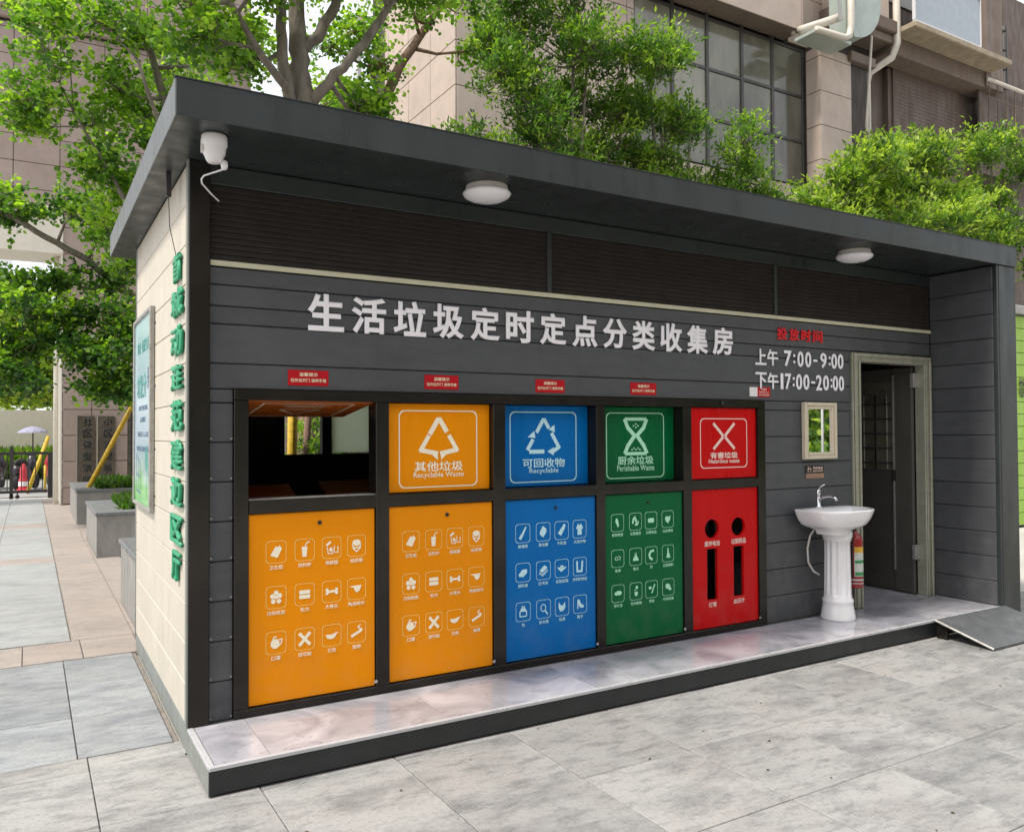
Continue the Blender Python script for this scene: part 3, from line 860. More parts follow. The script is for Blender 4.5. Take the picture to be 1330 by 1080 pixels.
# upper hatches
hinfo = {1: ('orange', .025, "其他垃圾", "Recyclable Waste"), 2: ('blue', .072, "可回收物", "Recyclable"),
         3: ('green', .078, "厨余垃圾", "Perishable Waste"), 4: ('red', .0, "有害垃圾", "Hazardous waste")}
for i, (kd, d, cn, en) in hinfo.items():
    x0, x1, z0, z1 = XLs[i] + .003, XRs[i] - .003, 1.254, 1.771
    wd, hd = x1 - x0, z1 - z0
    hatch = bobj("upper_hatch", (x0, x1, d, d + .02, z0, z1), M[kd], st, bev=.003, label=kd + " upper hatch printed with its waste symbol")
    y = d - .0012
    if i < 4: cx_, cz_, ow, oh = x0 + wd * .49, z1 - .515 * hd, .515, .455
    else: cx_, cz_, ow, oh = x0 + wd * .50, z1 - .50 * hd, .475, .365
    p = Print((cx_, y, cz_)); p.ring(rrect(ow, oh, .035), .007); p.done("symbol_frame", PM[kd], hatch)
    k = 1.0 if i < 4 else .82
    q = Print((cx_, y, cz_ + .058 * k), scale=k)
    lw = .030
    if i in (1, 2):
        A, B, C = (0, .125), (-.125, -.075), (.125, -.075)
        def lerp(a_, b_, t): return (a_[0] + (b_[0] - a_[0]) * t, a_[1] + (b_[1] - a_[1]) * t)
        if i == 1:
            q.line([lerp(A, B, .45), lerp(A, B, .06), lerp(A, C, .06), lerp(A, C, .38)], lw)
            q.line([lerp(A, C, .55), lerp(A, C, .95), (.015, -.085), ], lw * .9)
            q.line([lerp(A, B, .55), lerp(A, B, .95), (-.015, -.085)], lw * .9)
            q.poly([(-.045, -.09), (-.008, -.09), (-.008, -.125), (-.04, -.10)]); q.poly([(.012, -.09), (.05, -.09), (.04, -.10), (.012, -.125)])
            q.poly([(-.028, -.08), (-.008, -.08), (-.008, -.12), (-.028, -.11)])
        else:
            q.line([lerp(A, B, .42), lerp(A, B, .05), lerp(A, C, .05), lerp(A, C, .28)], lw * .85)
            q.line([lerp(A, C, .50), lerp(A, C, .93), (.07, -.088)], lw * .85)
            q.line([(-.005, -.088), (-.105, -.088)], lw * .85)
            q.line([lerp(A, B, .98), lerp(A, B, .70)], lw * .85)
            q.poly([(.035, .055), (.085, .035), (.082, .085)]); q.poly([(.075, -.062), (.075, -.115), (.025, -.088)]); q.poly([(-.125, .005), (-.065, .0), (-.075, .045)])
    elif i == 3:
        q.line([(-.09, .125), (.09, .125)], .022); q.line([(-.09, -.115), (.09, -.115)], .022)
        q.line([(-.095, .118), (-.07, .065), (-.012, .012)], .03); q.line([(.095, .118), (.07, .065), (.012, .012)], .03)
        q.line([(-.012, .008), (-.07, -.06), (-.095, -.108)], .03); q.line([(.012, .008), (.07, -.06), (.095, -.108)], .03)
        for u, v in ((0, .09), (-.02, .078), (.02, .078), (0, .066), (-.035, -.088), (-.018, -.078), (0, -.088), (.018, -.078), (.035, -.088)): q.ell(u, v, .007, .007, 6)
    else:
        for sx in (1, -1):
            q.line([(sx * .125, .115), (sx * .022, .018)], .027)
            q.line([(sx * .022, -.012), (sx * .125, -.105)], .027)
        q.line([(-.03, .01), (-.008, .01)], .016); q.line([(.008, .01), (.03, .01)], .016); q.line([(-.03, -.008), (-.008, -.008)], .012); q.line([(.008, -.008), (.03, -.008)], .012)
    q.done("symbol", PM[kd], hatch)
    if i < 4:
        text(cn, cx_, y, z1 - .715 * hd, .32 if i != 2 else .325, .060, PM[kd], hatch, name="caption", bold=.018)
        text(en, cx_, y, z1 - .818 * hd, .33 if i != 2 else .225, .040, PM[kd], hatch, name="caption", bold=.01)
    else:
        text(cn, cx_, y, z1 - .672 * hd, .28, .048, PM[kd], hatch, name="caption", bold=.03)
        text(en, cx_, y, z1 - .752 * hd, .31, .032, PM[kd], hatch, name="caption", bold=.02)
# open hatch of the first bay: swung up inwards
hb = bmesh.new()
x0, x1 = XLs[0] + .004, XRs[0] - .004
v = [hb.verts.new(p) for p in ((x0, .02, 1.768), (x1, .02, 1.768), (x1, .53, 1.70), (x0, .53, 1.70),
                               (x0, .022, 1.786), (x1, .022, 1.786), (x1, .532, 1.718), (x0, .532, 1.718))]
for f in ((0, 3, 2, 1), (4, 5, 6, 7), (0, 1, 5, 4), (1, 2, 6, 5), (2, 3, 7, 6), (3, 0, 4, 7)): hb.faces.new([v[q] for q in f])
bmesh.ops.recalc_face_normals(hb, faces=hb.faces)
oh_ = obj("upper_hatch", hb, M['hatch_back'], st, label="orange hatch of the first bay swung open inwards")
def tilt(u, v): return Vector(((x0 + x1) / 2 + u, .275 + v, 1.768 - (.275 + v - .02) * (.068 / .51) - .0015))
bm = bmesh.new()
def tline(a_, b_, w=.006):
    d = (tilt(*b_) - tilt(*a_)).normalized(); n = d.cross(Vector((0, .132, .99))).normalized() * w
    f = bm.faces.new([bm.verts.new(p) for p in (tilt(*a_) - n, tilt(*b_) - n, tilt(*b_) + n, tilt(*a_) + n)])
for a_, b_ in (((-.25, -.22), (.25, -.22)), ((.25, -.22), (.25, .22)), ((.25, .22), (-.25, .22)), ((-.25, .22), (-.25, -.22)),
               ((-.12, -.02), (0, .14)), ((0, .14), (.12, -.02)), ((-.12, -.02), (.12, -.02)), ((-.1, -.1), (.1, -.1)), ((-.13, -.15), (.13, -.15))): tline(a_, b_)
obj("symbol", bm, M['pr_orange'], oh_)
bobj("sill_plate", (XLs[0], XRs[0], -.01, .099, 1.2515, 1.256), M['steel_edge'], st)

# --- title lettering
for k, ch in enumerate("生活垃圾定时定点分类收集房"):
    text(ch, .712 + k * .2495, -.001, 2.262, .205, .205, M['white'], st, name="title_letter", bold=.030, depth=.012)
for ch, x, w in zip("上午7:00-", (4.105, 4.235, 4.405, 4.478, 4.55, 4.64, 4.725), (.12, .12, .085, .022, .07, .07, .05)):
    text(ch, x, -.001, 2.165 if ch not in '-' else 2.16, w, {'-': .018, ':': .075}.get(ch, .125), M['white'], st, name="hours_letter", bold=.022 if ch not in '上午' else .026, depth=.008)
for ch, x, w in zip("9:00", (4.835, 4.91, 4.965, 5.045), (.075, .022, .07, .07)):
    text(ch, x - .012, -.001, 2.165, w, {':': .075}.get(ch, .125), M['white'], st, name="hours_letter", bold=.022, depth=.008)
for ch, x, w in zip("下午17:00-20:00", (4.105, 4.235, 4.335, 4.405, 4.468, 4.53, 4.615, 4.695, 4.765, 4.85, 4.917, 4.965, 5.04), (.12, .12, .03, .07, .022, .07, .07, .045, .07, .07, .022, .065, .065)):
    text(ch, x, -.001, 1.985, w, {'-': .018, ':': .075}.get(ch, .125), M['white'], st, name="hours_letter", bold=.022 if ch not in '下午' else .026, depth=.008)
for k, ch in enumerate("投放时间"):
    text(ch, 4.345 + k * .137, -.001, 2.355, .118, .098, M['red_letter'], st, name="hours_letter", bold=.034, depth=.010)

# --- side lettering, standing proud of the cream wall
szs = [(2.56, 2.41), (2.37, 2.22), (2.175, 2.01), (1.97, 1.83), (1.78, 1.61), (1.57, 1.405), (1.37, 1.215), (1.17, 1.02), (.98, .82)]
for ch, (a_, b_) in zip("首城动连范建边区厅", szs):
    w = .36 if ch not in "首厅" else .24
    text(ch, -.003, .265, (a_ + b_) / 2, w, a_ - b_, M['green_letter'], st, name="side_letter", rot=SR, bold=.03, depth=.020)

# --- doorway
fr = M['door_frame']
def frame_bar(b, label=None): return bobj("door_frame", b, fr, st, label=label, bev=.006)
frame_bar((5.17, 5.275, -.018, .08, ZP, 2.2505)); frame_bar((5.18, 5.215, -.032, -.0185, ZP, 2.245)); frame_bar((5.24, 5.265, -.028, -.0185, ZP, 2.19))
frame_bar((5.276, 6.155, -.018, .08, 2.172, 2.2505)); frame_bar((5.216, 6.24, -.032, -.0185, 2.215, 2.245)); frame_bar((5.266, 6.16, -.027, -.0185, 2.176, 2.196))
frame_bar((6.156, 6.262, -.018, .08, ZP, 2.2505)); frame_bar((6.215, 6.245, -.032, -.0185, ZP, 2.2145)); frame_bar((6.165, 6.185, -.028, -.0185, ZP, 2.175))
dl = bobj("door_leaf", (6.115, 6.155, .085, .27, ZP + .012, 2.165), M['door_leaf'], st, bev=.003, label="open dark door leaf with a grilled window")
bobj("panel", (6.13, 6.15, .2705, .92, ZP + .012, 1.24), M['door_leaf'], dl, bev=.003)
bobj("panel", (6.13, 6.15, .2705, .92, 2.04, 2.165), M['door_leaf'], dl, bev=.003)
bobj("pane", (6.138, 6.142, .2705, .92, 1.2405, 2.0395), M['glass'], dl)
bobj("molding", (6.104, 6.1145, .255, .268, ZP + .2, 2.10), M['steel_edge'], dl)
for k in range(5):
    obj("grille_bar", tube([(6.115, .33 + k * .12, 1.245), (6.115, .33 + k * .12, 1.93)], .006, 6), M['black_metal'] if k % 2 else M['door_frame'], dl)
for k in range(5):
    obj("grille_bar", tube([(6.11, .272, 1.30 + k * .135), (6.11, .90, 1.30 + k * .135)], .007, 6), M['iron'], dl)
for k in range(3):
    y_ = .36 + k * .17
    obj("grille_scroll", tube([(6.112, y_ - .05, 1.90), (6.112, y_, 1.97), (6.112, y_ + .05, 1.90), (6.112, y_, 1.85), (6.112, y_ - .05, 1.90)], .004, 6), M['iron'], dl)
for z in (.45, 1.98):
    bobj("hinge", (6.09, 6.165, .045, .083, z, z + .13), M['steel_edge'], dl, bev=.004)
bobj("handle", (6.085, 6.1145, .245, .262, 1.14, 1.24), M['black_metal'], dl, bev=.004)
bobj("inner_partition", (6.27, 6.30, .06, 2.2, ZP, 2.9), M['interior'], st)
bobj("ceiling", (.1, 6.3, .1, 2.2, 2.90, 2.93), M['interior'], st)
# small hatch bits
bobj("hatch_catch", (3.66, 3.69, -.034, -.0225, 1.79, 1.822), M['black'], st, bev=.003)

# --- ramp
ramp = thing("ramp", "grey steel ramp leading from the plaza up to the platform at the doorway", "ramp", (5.82, -1.05, 0))
bm = bmesh.new()
RX0, RX1 = 5.33, 6.30
v = [bm.verts.new(p) for p in ((RX0, -1.045, .004), (RX1, -1.045, .004), (RX1, DP - .012, .128), (RX0, DP - .012, .128),
                               (RX0, -1.045, .018), (RX1, -1.045, .018), (RX1, DP - .012, .142), (RX0, DP - .012, .142))]
for f in ((0, 3, 2, 1), (4, 5, 6, 7), (0, 1, 5, 4), (1, 2, 6, 5), (2, 3, 7, 6), (3, 0, 4, 7)): bm.faces.new([v[q] for q in f])
obj("ramp_plate", bm, M['ramp'], ramp)
obj("edge_rail", tube([(RX0 - .004, -1.045, .011), (RX0 - .004, DP - .014, .135)], .009, 6), M['steel_edge'], ramp)
obj("bracket", box(RX0 + .01, RX0 + .03, DP - .10, DP - .013, .001, .10), M['black_metal'], ramp)
obj("bracket", box(RX1 - .03, RX1 - .01, DP - .10, DP - .013, .001, .10), M['black_metal'], ramp)

# ================================================================== THINGS ON THE STATION
# ceiling lamps
def lamp(x, y, label):
    t = thing("ceiling_lamp", label, "ceiling lamp", (x, y, 2.986), "round lamps under the roof overhang")
    obj("base", lathe([(0, 2.986), (.118, 2.986), (.122, 2.965), (.122, 2.955), (0, 2.955)], x, y, 32), M['lamp_base'], t, smooth=False)
    obj("cover", lathe([(.128, 2.957), (.138, 2.945), (.128, 2.93), (.095, 2.912), (.05, 2.902), (0, 2.899)], x, y, 32), M['lamp'], t, smooth=True)
lamp(1.53, -.36, "round white lamp under the roof, nearer the open orange hatch")
lamp(4.80, -.32, "round white lamp under the roof, above the doorway end")

# security camera
c = thing("security_camera", "white security camera hanging under the left front roof corner", "security camera", (.045, -.43, 2.985))
obj("body", lathe([(0, 2.984), (.054, 2.984), (.058, 2.975), (.058, 2.935), (.052, 2.932), (.050, 2.90), (.036, 2.868), (.030, 2.858), (0, 2.856)], .045, -.43, 24), M['cam_white'], c, smooth=True)
obj("mount", box(-.012, .0, -.445, -.405, 2.90, 2.97, bev=.004), M['lamp_base'], c)
obj("mount", box(-.016, .03, -.46, -.42, 2.875, 2.902, bev=.006), M['cam_white'], c)
obj("lens", lathe([(0, -.003), (.010, -.003), (.010, .003), (0, .003)], 0, 0, 14), M['black'], c)
l = c.children[-1]; l.location = (-.018, -.060, -.045); l.rotation_euler = (R(90), 0, R(-15))
obj("microphone", lathe([(0, 2.875), (.014, 2.868), (.017, 2.85), (.013, 2.832), (0, 2.826)], .088, -.44, 14), M['cam_white'], c, smooth=True)
obj("cable", tube([(.086, -.44, 2.832), (.06, -.41, 2.825), (.012, -.36, 2.812), (.004, -.34, 2.80), (.01, -.32, 2.785), (.06, -.28, 2.752), (.105, -.22, 2.74)], .004, 6), M['cam_white'], c)

# notices above the bays
def notice(x0, z0, w, h, label, l1, l2):
    t = thing("notice_sticker", label, "notice", (x0 + w / 2, -.002, z0), "small red notices above the bins")
    bobj("film", (x0, x0 + w, -.003, -.0006, z0, z0 + h), M['notice_red'], t)
    text(l1, x0 + w * .5, -.0036, z0 + h * .72, w * .46, h * .24, M['notice_txt'], t, bold=.015)
    text(l2, x0 + w * .5, -.0036, z0 + h * .34, w * .88, h * .24, M['notice_txt'], t, bold=.015)
notice(.505, 1.858, .222, .084, "small red notice above the open orange hatch", "温馨提示", "往外拉开门 请带手推")
notice(1.305, 1.856, .222, .084, "small red notice above the orange Recyclable Waste hatch", "温馨提示", "往外拉开门 请带手推")
notice(2.075, 1.852, .222, .084, "small red notice above the blue hatch", "温馨提示", "往外拉开门 请带手推")
notice(2.84, 1.852, .228, .084, "small red notice above the green hatch", "温馨提示", "往外拉开门 请带手推")
t = thing("notice_sticker", "small half white, half red notice below the afternoon hours", "notice", (4.1, -.002, 1.858), "small red notices above the bins")
bobj("film", (4.068, 4.205, -.003, -.0006, 1.858, 1.934), M['notice_red'], t)
bobj("white_panel", (3.985, 4.0675, -.003, -.0006, 1.862, 1.932), M['paper'], t)
text("扫码监督", 4.137, -.0036, 1.918, .055, .014, M['pr_red'], t, bold=.02)
text("垃圾分类 人人", 4.137, -.0036, 1.897, .108, .015, M['pr_red'], t, bold=.02)
text("参与 美化家园", 4.137, -.0036, 1.875, .108, .015, M['pr_red'], t, bold=.02)

# mirror
t = thing("wall_mirror", "small champagne framed mirror reflecting trees, above the washbasin", "mirror", (4.745, -.005, 1.39))
def frame_rect(name, x0, x1, z0, z1, w, y0, y1, m, par):
    for b in ((x0, x0 + w, z0, z1), (x1 - w, x1, z0, z1), (x0 + w, x1 - w, z1 - w, z1), (x0 + w, x1 - w, z0, z0 + w)):
        bobj(name, (b[0], b[1], y0, y1, b[2], b[3]), m, par, bev=.004)
frame_rect("frame", 4.555, 4.94, 1.375, 1.825, .028, -.040, -.001, M['gold'], t)
frame_rect("frame", 4.583, 4.912, 1.403, 1.797, .026, -.030, -.002, M['gold'], t)
bobj("mirror_glass", (4.609, 4.886, -.016, -.004, 1.429, 1.771), M['mirror'], t)

# water saving sign
t = thing("tap_sign", "small black and brown sign below the mirror", "sign", (4.70, -.003, 1.215))
bobj("plate", (4.592, 4.81, -.007, -.001, 1.262, 1.322), M['black'], t, bev=.001)
bobj("plate", (4.600, 4.81, -.006, -.001, 1.222, 1.261), mat("copper_plate", (.32, .19, .13), .4, var=.3, vscale=20), t, bev=.001)
text("节约用水", 4.738, -.0076, 1.303, .12, .022, M['pr_red'], t, bold=.02)
text("SAVE WATER", 4.738, -.0076, 1.279, .12, .012, M['pr_red'], t, bold=.02)
p = Print((4.637, -.0076, 1.292), scale=.024); p.line([(-.7, -.8), (-.7, .5), (-.1, .8)], .22); p.line([(-.3, .3), (.6, .3), (.7, -.4)], .22); p.ell(.55, -.8, .14, .18); p.done("symbol", M['pr_red'], t)

# washbasin
BX, BY = 4.695, -.212
sink = thing("washbasin", "white ceramic pedestal washbasin with chrome tap standing beside the doorway", "washbasin", (BX, BY, ZP))
def outline(k, n, hw, f, b, sq=2.6):
    """basin outline: flat-ish back at y=b, rounded front at y=f"""
    t_ = 2 * math.pi * k / n
    cs, sn = math.cos(t_), math.sin(t_)
    x = hw * abs(cs) ** (2 / sq) * (1 if cs >= 0 else -1)
    if sn >= 0: y = b * abs(sn) ** (2 / 9.0)
    else: y = -f * abs(sn) ** (2 / 2.1)
    return x, y
bm = bmesh.new()
NB = 56
prof = [  # (half width, front depth, back depth, z, y shift)
 (.115, .105, .09, .800, .03), (.125, .115, .10, .835, .03), (.20, .155, .17, .858, .01), (.248, .175, .185, .880, 0), (.285, .20, .19, .925, 0), (.306, .212, .192, .965, 0), (.314, .218, .193, .985, 0),
 (.314, .218, .193, .993, 0), (.308, .212, .189, .998, 0), (.286, .192, .135, .996, 0), (.268, .176, .075, .985, 0), (.235, .15, .06, .95, 0), (.17, .11, .04, .905, 0), (.06, .05, .02, .885, 0)]
rings = []
for hw, f, b, z, ys in prof:
    rings.append([bm.verts.new((BX + outline(k, NB, hw, f, b)[0], BY + ys + outline(k, NB, hw, f, b)[1], z)) for k in range(NB)])
for a_, b_ in zip(rings, rings[1:]):
    for k in range(NB): bm.faces.new((a_[k], a_[(k + 1) % NB], b_[(k + 1) % NB], b_[k]))
bm.faces.new(rings[-1])
bmesh.ops.recalc_face_normals(bm, faces=bm.faces)
obj("basin", bm, M['ceramic'], sink, smooth=True)
PX, PY = 4.755, -.165
fl = lambda k, z: 1.0 - (.10 * (.5 + .5 * math.cos(2 * math.pi * k / 8)) if .33 < z < .74 else 0)
obj("pedestal", lathe([(.0, ZP), (.128, ZP), (.130, .15), (.122, .20), (.116, .235), (.112, .262), (.118, .275), (.115, .292), (.104, .305), (.102, .33), (.101, .335), (.098, .5), (.095, .66), (.096, .738), (.102, .742), (.106, .76), (.112, .775), (.114, .80), (.112, .825), (0, .825)], PX, PY, 96, flute=fl), M['ceramic'], sink, smooth=True)
tap = obj("tap", lathe([(0, .995), (.026, .995), (.026, 1.004), (.017, 1.01), (.016, 1.09), (.018, 1.095), (.018, 1.13), (.012, 1.138), (0, 1.14)], BX - .02, BY + .155, 20), M['chrome'], sink, smooth=True)
tx, ty = BX - .02, BY + .155
obj("spout", tube([(tx, ty - .005, 1.055), (tx + .01, ty - .05, 1.083), (tx + .02, ty - .10, 1.088), (tx + .028, ty - .135, 1.078), (tx + .031, ty - .148, 1.058)], [.011, .010, .009, .009, .010], 12), M['chrome'], tap, smooth=True)
obj("lever", tube([(tx, ty, 1.14), (tx + .006, ty - .02, 1.162), (tx + .016, ty - .05, 1.178)], [.008, .006, .005], 8), M['chrome'], tap, smooth=True)
obj("drain_hose", tube([(4.60, -.09, .85), (4.57, -.06, .78), (4.555, -.045, .68), (4.57, -.04, .57), (4.615, -.05, .50), (4.66, -.07, .47)], .008, 8), M['lamp_base'], sink, smooth=True)

# fire extinguisher
EX, EY = 5.07, -.085
t = thing("fire_extinguisher", "red fire extinguisher with a printed label behind the washbasin pedestal", "fire extinguisher", (EX, EY, .335))
obj("cylinder", lathe([(0, .335), (.060, .335), (.064, .345), (.064, .70), (.058, .735), (.036, .765), (.020, .775), (.020, .79), (0, .79)], EX, EY, 28), M['ext_red'], t, smooth=True)
obj("valve", lathe([(0, .788), (.016, .788), (.016, .83), (0, .83)], EX, EY, 12), M['black'], t)
obj("lever", box(EX - .012, EX + .012, EY - .075, EY + .03, .832, .846, bev=.003), M['black'], t)
obj("lever", box(EX - .010, EX + .010, EY - .065, EY + .02, .855, .865, bev=.003), M['black'], t)
obj("hose", tube([(EX - .015, EY, .81), (EX - .06, EY - .03, .80), (EX - .075, EY - .035, .72), (EX - .073, EY - .03, .5), (EX - .07, EY - .03, .42)], .009, 8), M['rubber'], t, smooth=True)
def wrap(name, r, z0, z1, a0, a1, m, n=10):
    bm = bmesh.new()
    vs = [[bm.verts.new((EX + r * math.cos(R(a0 + (a1 - a0) * k / n)), EY + r * math.sin(R(a0 + (a1 - a0) * k / n)), z)) for k in range(n + 1)] for z in (z0, z1)]
    for k in range(n): bm.faces.new((vs[0][k], vs[0][k + 1], vs[1][k + 1], vs[1][k]))
    obj(name, bm, m, t)
wrap("label_sheet", .0648, .43, .62, 215, 305, M['label_pale'])
wrap("label_sheet", .0651, .62, .665, 215, 305, M['label_yellow'])
wrap("label_sheet", .0655, .435, .465, 220, 300, M['label_green'])
wrap("label_sheet", .0655, .535, .56, 220, 300, M['label_green'])
wrap("strap", .0662, .395, .41, 0, 360, M['lamp_base'], 28)
wrap("strap", .0662, .37, .378, 0, 360, M['lamp_base'], 28)
bobj("bracket", (EX - .03, EX + .03, -.022, -.0005, .36, .42), M['lamp_base'], t)

# poster board on the side wall
def poster_mat():
    m = bpy.data.materials.new("poster_print")
    m.use_nodes = True
    N, L = m.node_tree.nodes, m.node_tree.links
    b = N["Principled BSDF"]; b.inputs["Roughness"].default_value = .15
    g = N.new("ShaderNodeNewGeometry"); s = N.new("ShaderNodeSeparateXYZ")
    L.new(g.outputs["Position"], s.inputs[0])
    n = N.new("ShaderNodeTexNoise"); n.inputs["Scale"].default_value = 3; L.new(g.outputs["Position"], n.inputs[0])
    ad = N.new("ShaderNodeMath"); ad.operation = 'MULTIPLY_ADD'; ad.inputs[1].default_value = .28; L.new(n.outputs[0], ad.inputs[0]); L.new(s.outputs[2], ad.inputs[2])
    r = N.new("ShaderNodeMapRange"); r.inputs[1].default_value = 1.25; r.inputs[2].default_value = 2.55; L.new(ad.outputs[0], r.inputs[0])
    c = N.new("ShaderNodeValToRGB"); e_ = c.color_ramp.elements
    e_[0].position = 0; e_[0].color = (.06, .42, .05, 1); e_[1].position = 1; e_[1].color = (.38, .60, .62, 1)
    for pos, cc in ((.10, (.20, .58, .14, 1)), (.18, (.50, .66, .62, 1)), (.32, (.42, .54, .68, 1)), (.6, (.46, .60, .70, 1))):
        q = e_.new(pos); q.color = cc
    L.new(r.outputs[0], c.inputs[0]); L.new(c.outputs[0], b.inputs["Base Color"])
    return m
pb = thing("poster_board", "silver framed pale blue waste sorting poster on the cream side wall", "poster", (-.02, 1.74, 1.1))
bobj("print_sheet", (-.020, -.006, 1.27, 2.17, 1.125, 2.395), poster_mat(), pb)
for b in ((1.245, 1.272, 1.10, 2.42), (2.168, 2.195, 1.10, 2.42), (1.2725, 2.1675, 2.393, 2.42), (1.2725, 2.1675, 1.10, 1.127)):
    bobj("frame", (-.034, -.001, b[0], b[1], b[2], b[3]), M['steel_edge'], pb, bev=.005)
pt = mat("poster_green_print", (.05, .26, .22), .5)
pd = mat("poster_dark_print", (.10, .16, .24), .5)
text("珍惜 · 低碳生活", -.0205, 1.70, 2.20, .62, .085, pt, pb, rot=SR, bold=.01)
text("垃圾分", -.0205, 1.78, 1.93, .52, .17, pt, pb, rot=SR, bold=.02)
text("类", -.0205, 1.40, 1.97, .12, .14, pd, pb, rot=SR, bold=.02)
for z, w, s_ in ((1.78, .5, "共建美好家园"), (1.70, .3, "从我做起"), (1.60, .6, "垃圾分类 人人有责"), (1.50, .7, "保护环境 从垃圾分类开始")):
    text(s_, -.0205, 1.70, z, w, .036, pd, pb, rot=SR)
p = Print((-.0206, 1.95, 1.30), 'x'); p.ring([(-.14, -.10), (.12, -.12), (.12, .10), (-.14, .17)], .02); p.line([(-.14, .02), (.12, .0)], .012); p.line([(0, -.1), (0, .13)], .012); p.done("picture", pd, pb)
p = Print((-.0206, 1.5, 1.30), 'x'); p.line([(0, -.12), (.0, .12)], .012); p.ell(0, .14, .07, .09, 9); p.line([(.12, -.12), (.12, .04)], .012); p.ell(.12, .06, .05, .06, 9); p.done("picture", pt, pb)
for z in (1.20, 1.5, 1.9, 2.3):
    bobj("screw", (-.006, -.0005, 1.215, 1.228, z, z + .012), M['black'], pb)

# orange bins behind the open hatch
def waste_bin(x, y, label):
    t = thing("waste_bin", label, "bin", (x, y, ZP), "orange bins inside the station")
    bm = bmesh.new()
    def ringb(hw, hd, z): return [bm.verts.new((x + a_ * hw, y + b_ * hd, z)) for a_, b_ in ((-1, -1), (1, -1), (1, 1), (-1, 1))]
    rs = [ringb(.20, .22, ZP + .03), ringb(.27, .32, 1.12), ringb(.30, .35, 1.12), ringb(.30, .35, 1.16), ringb(.26, .31, 1.16), ringb(.19, .21, ZP + .06)]
    for a_, b_ in zip(rs, rs[1:]):
        for k in range(4): bm.faces.new((a_[k], a_[(k + 1) % 4], b_[(k + 1) % 4], b_[k]))
    bm.faces.new(rs[0][::-1]); bm.faces.new(rs[-1])
    obj("tub", bm, M['bin_orange'], t)
    bm = bmesh.new()
    v = [bm.verts.new(p_) for p_ in ((x - .3, y + .34, 1.165), (x + .3, y + .34, 1.165), (x + .3, y + .56, 1.24), (x - .3, y + .56, 1.24),
                                     (x - .3, y + .34, 1.185), (x + .3, y + .34, 1.185), (x + .3, y + .54, 1.26), (x - .3, y + .54, 1.26))]
    for f in ((0, 3, 2, 1), (4, 5, 6, 7), (0, 1, 5, 4), (1, 2, 6, 5), (2, 3, 7, 6), (3, 0, 4, 7)): bm.faces.new([v[q] for q in f])
    bmesh.ops.recalc_face_normals(bm, faces=bm.faces)
    obj("lid", bm, M['bin_orange'], t)
    for s_ in (-1, 1):
        w_ = obj("wheel", tube([(x + s_ * .22, y + .25, ZP + .09), (x + s_ * .26, y + .25, ZP + .09)], .09, 16), M['rubber'], t)
waste_bin(.52, .60, "orange bin inside the station, left in the open hatch")
waste_bin(1.38, .78, "orange bin inside the station, deeper behind the open hatch")

# ================================================================== LEFT: planters, pillar, gate
def planter(x0, x1, y0, y1, h, label):
    t = thing("planter", label, "planter", ((x0 + x1) / 2, (y0 + y1) / 2, 0), "concrete planters along the path")
    bm = bmesh.new(); w = .14
    for b in ((x0, x0 + w, y0, y1), (x1 - w, x1, y0, y1), (x0 + w, x1 - w, y0, y0 + w), (x0 + w, x1 - w, y1 - w, y1)):
        box(b[0], b[1], b[2], b[3], -.02, h - .05, bm=bm)
    obj("planter_wall", bm, M['planter'], t)
    c_ = .34
    for b in ((x0 - .02, x0 + c_, y0 - .02, y1 + .02), (x1 - c_, x1 + .02, y0 - .02, y1 + .02), (x0 + c_ + .001, x1 - c_ - .001, y0 - .02, y0 + .26), (x0 + c_ + .001, x1 - c_ - .001, y1 - .26, y1 + .02)):
        bobj("coping", (b[0], b[1], b[2], b[3], h - .0495, h), M['coping'], t, bev=.008)
    bobj("soil", (x0 + w + .002, x1 - w - .002, y0 + w + .002, y1 - w - .002, 0, h - .06), M['soil'], t)
    return t
PL = [(.08, 2.6, 2.50, 4.32, .60, "concrete planter partly hidden behind the station's rear corner"),
      (.08, 2.6, 7.59, 9.75, .58, "middle concrete planter with granite coping beside the tan path"),
      (.06, 2.6, 12.2, 15.0, .60, "concrete planter in front of the stone pillar with two plaques")]
for a_ in PL: planter(*a_)

# ------------------------------------------------------------------ foliage
def leaves_mesh(name, pos, axis, nrm, size, tint, m, shape='fan'):
    n = len(pos)
    side_ = np.cross(axis, nrm)
    side_ /= np.linalg.norm(side_, axis=1)[:, None] + 1e-9
    nn = np.cross(side_, axis)
    if shape == 'fan':
        tpl = np.array([(0, 0, 0), (-.50, .55, .10), (-.22, .95, .02), (.22, .95, .02), (.50, .55, .10)])
    else:
        tpl = np.array([(0, 0, 0), (-.20, .45, .05), (0, 1, -.08), (.20, .45, .05)])
    k = len(tpl)
    s = size[:, None]
    V = np.empty((n, k, 3))
    for i, (u, v_, w) in enumerate(tpl):
        V[:, i] = pos + side_ * (u * s) + axis * (v_ * s) + nn * (w * s)
    me = bpy.data.meshes.new(name)
    me.vertices.add(n * k)
    me.vertices.foreach_set('co', V.astype('f').ravel())
    me.loops.add(n * k)
    me.loops.foreach_set('vertex_index', np.arange(n * k, dtype='i'))
    me.polygons.add(n)
    me.polygons.foreach_set('loop_start', np.arange(0, n * k, k, dtype='i'))
    me.polygons.foreach_set('loop_total', np.full(n, k, dtype='i'))
    at = me.attributes.new('tint', 'FLOAT', 'FACE')
    at.data.foreach_set('value', tint.astype('f'))
    me.update()
    me.validate()
    me.materials.append(m)
    return me

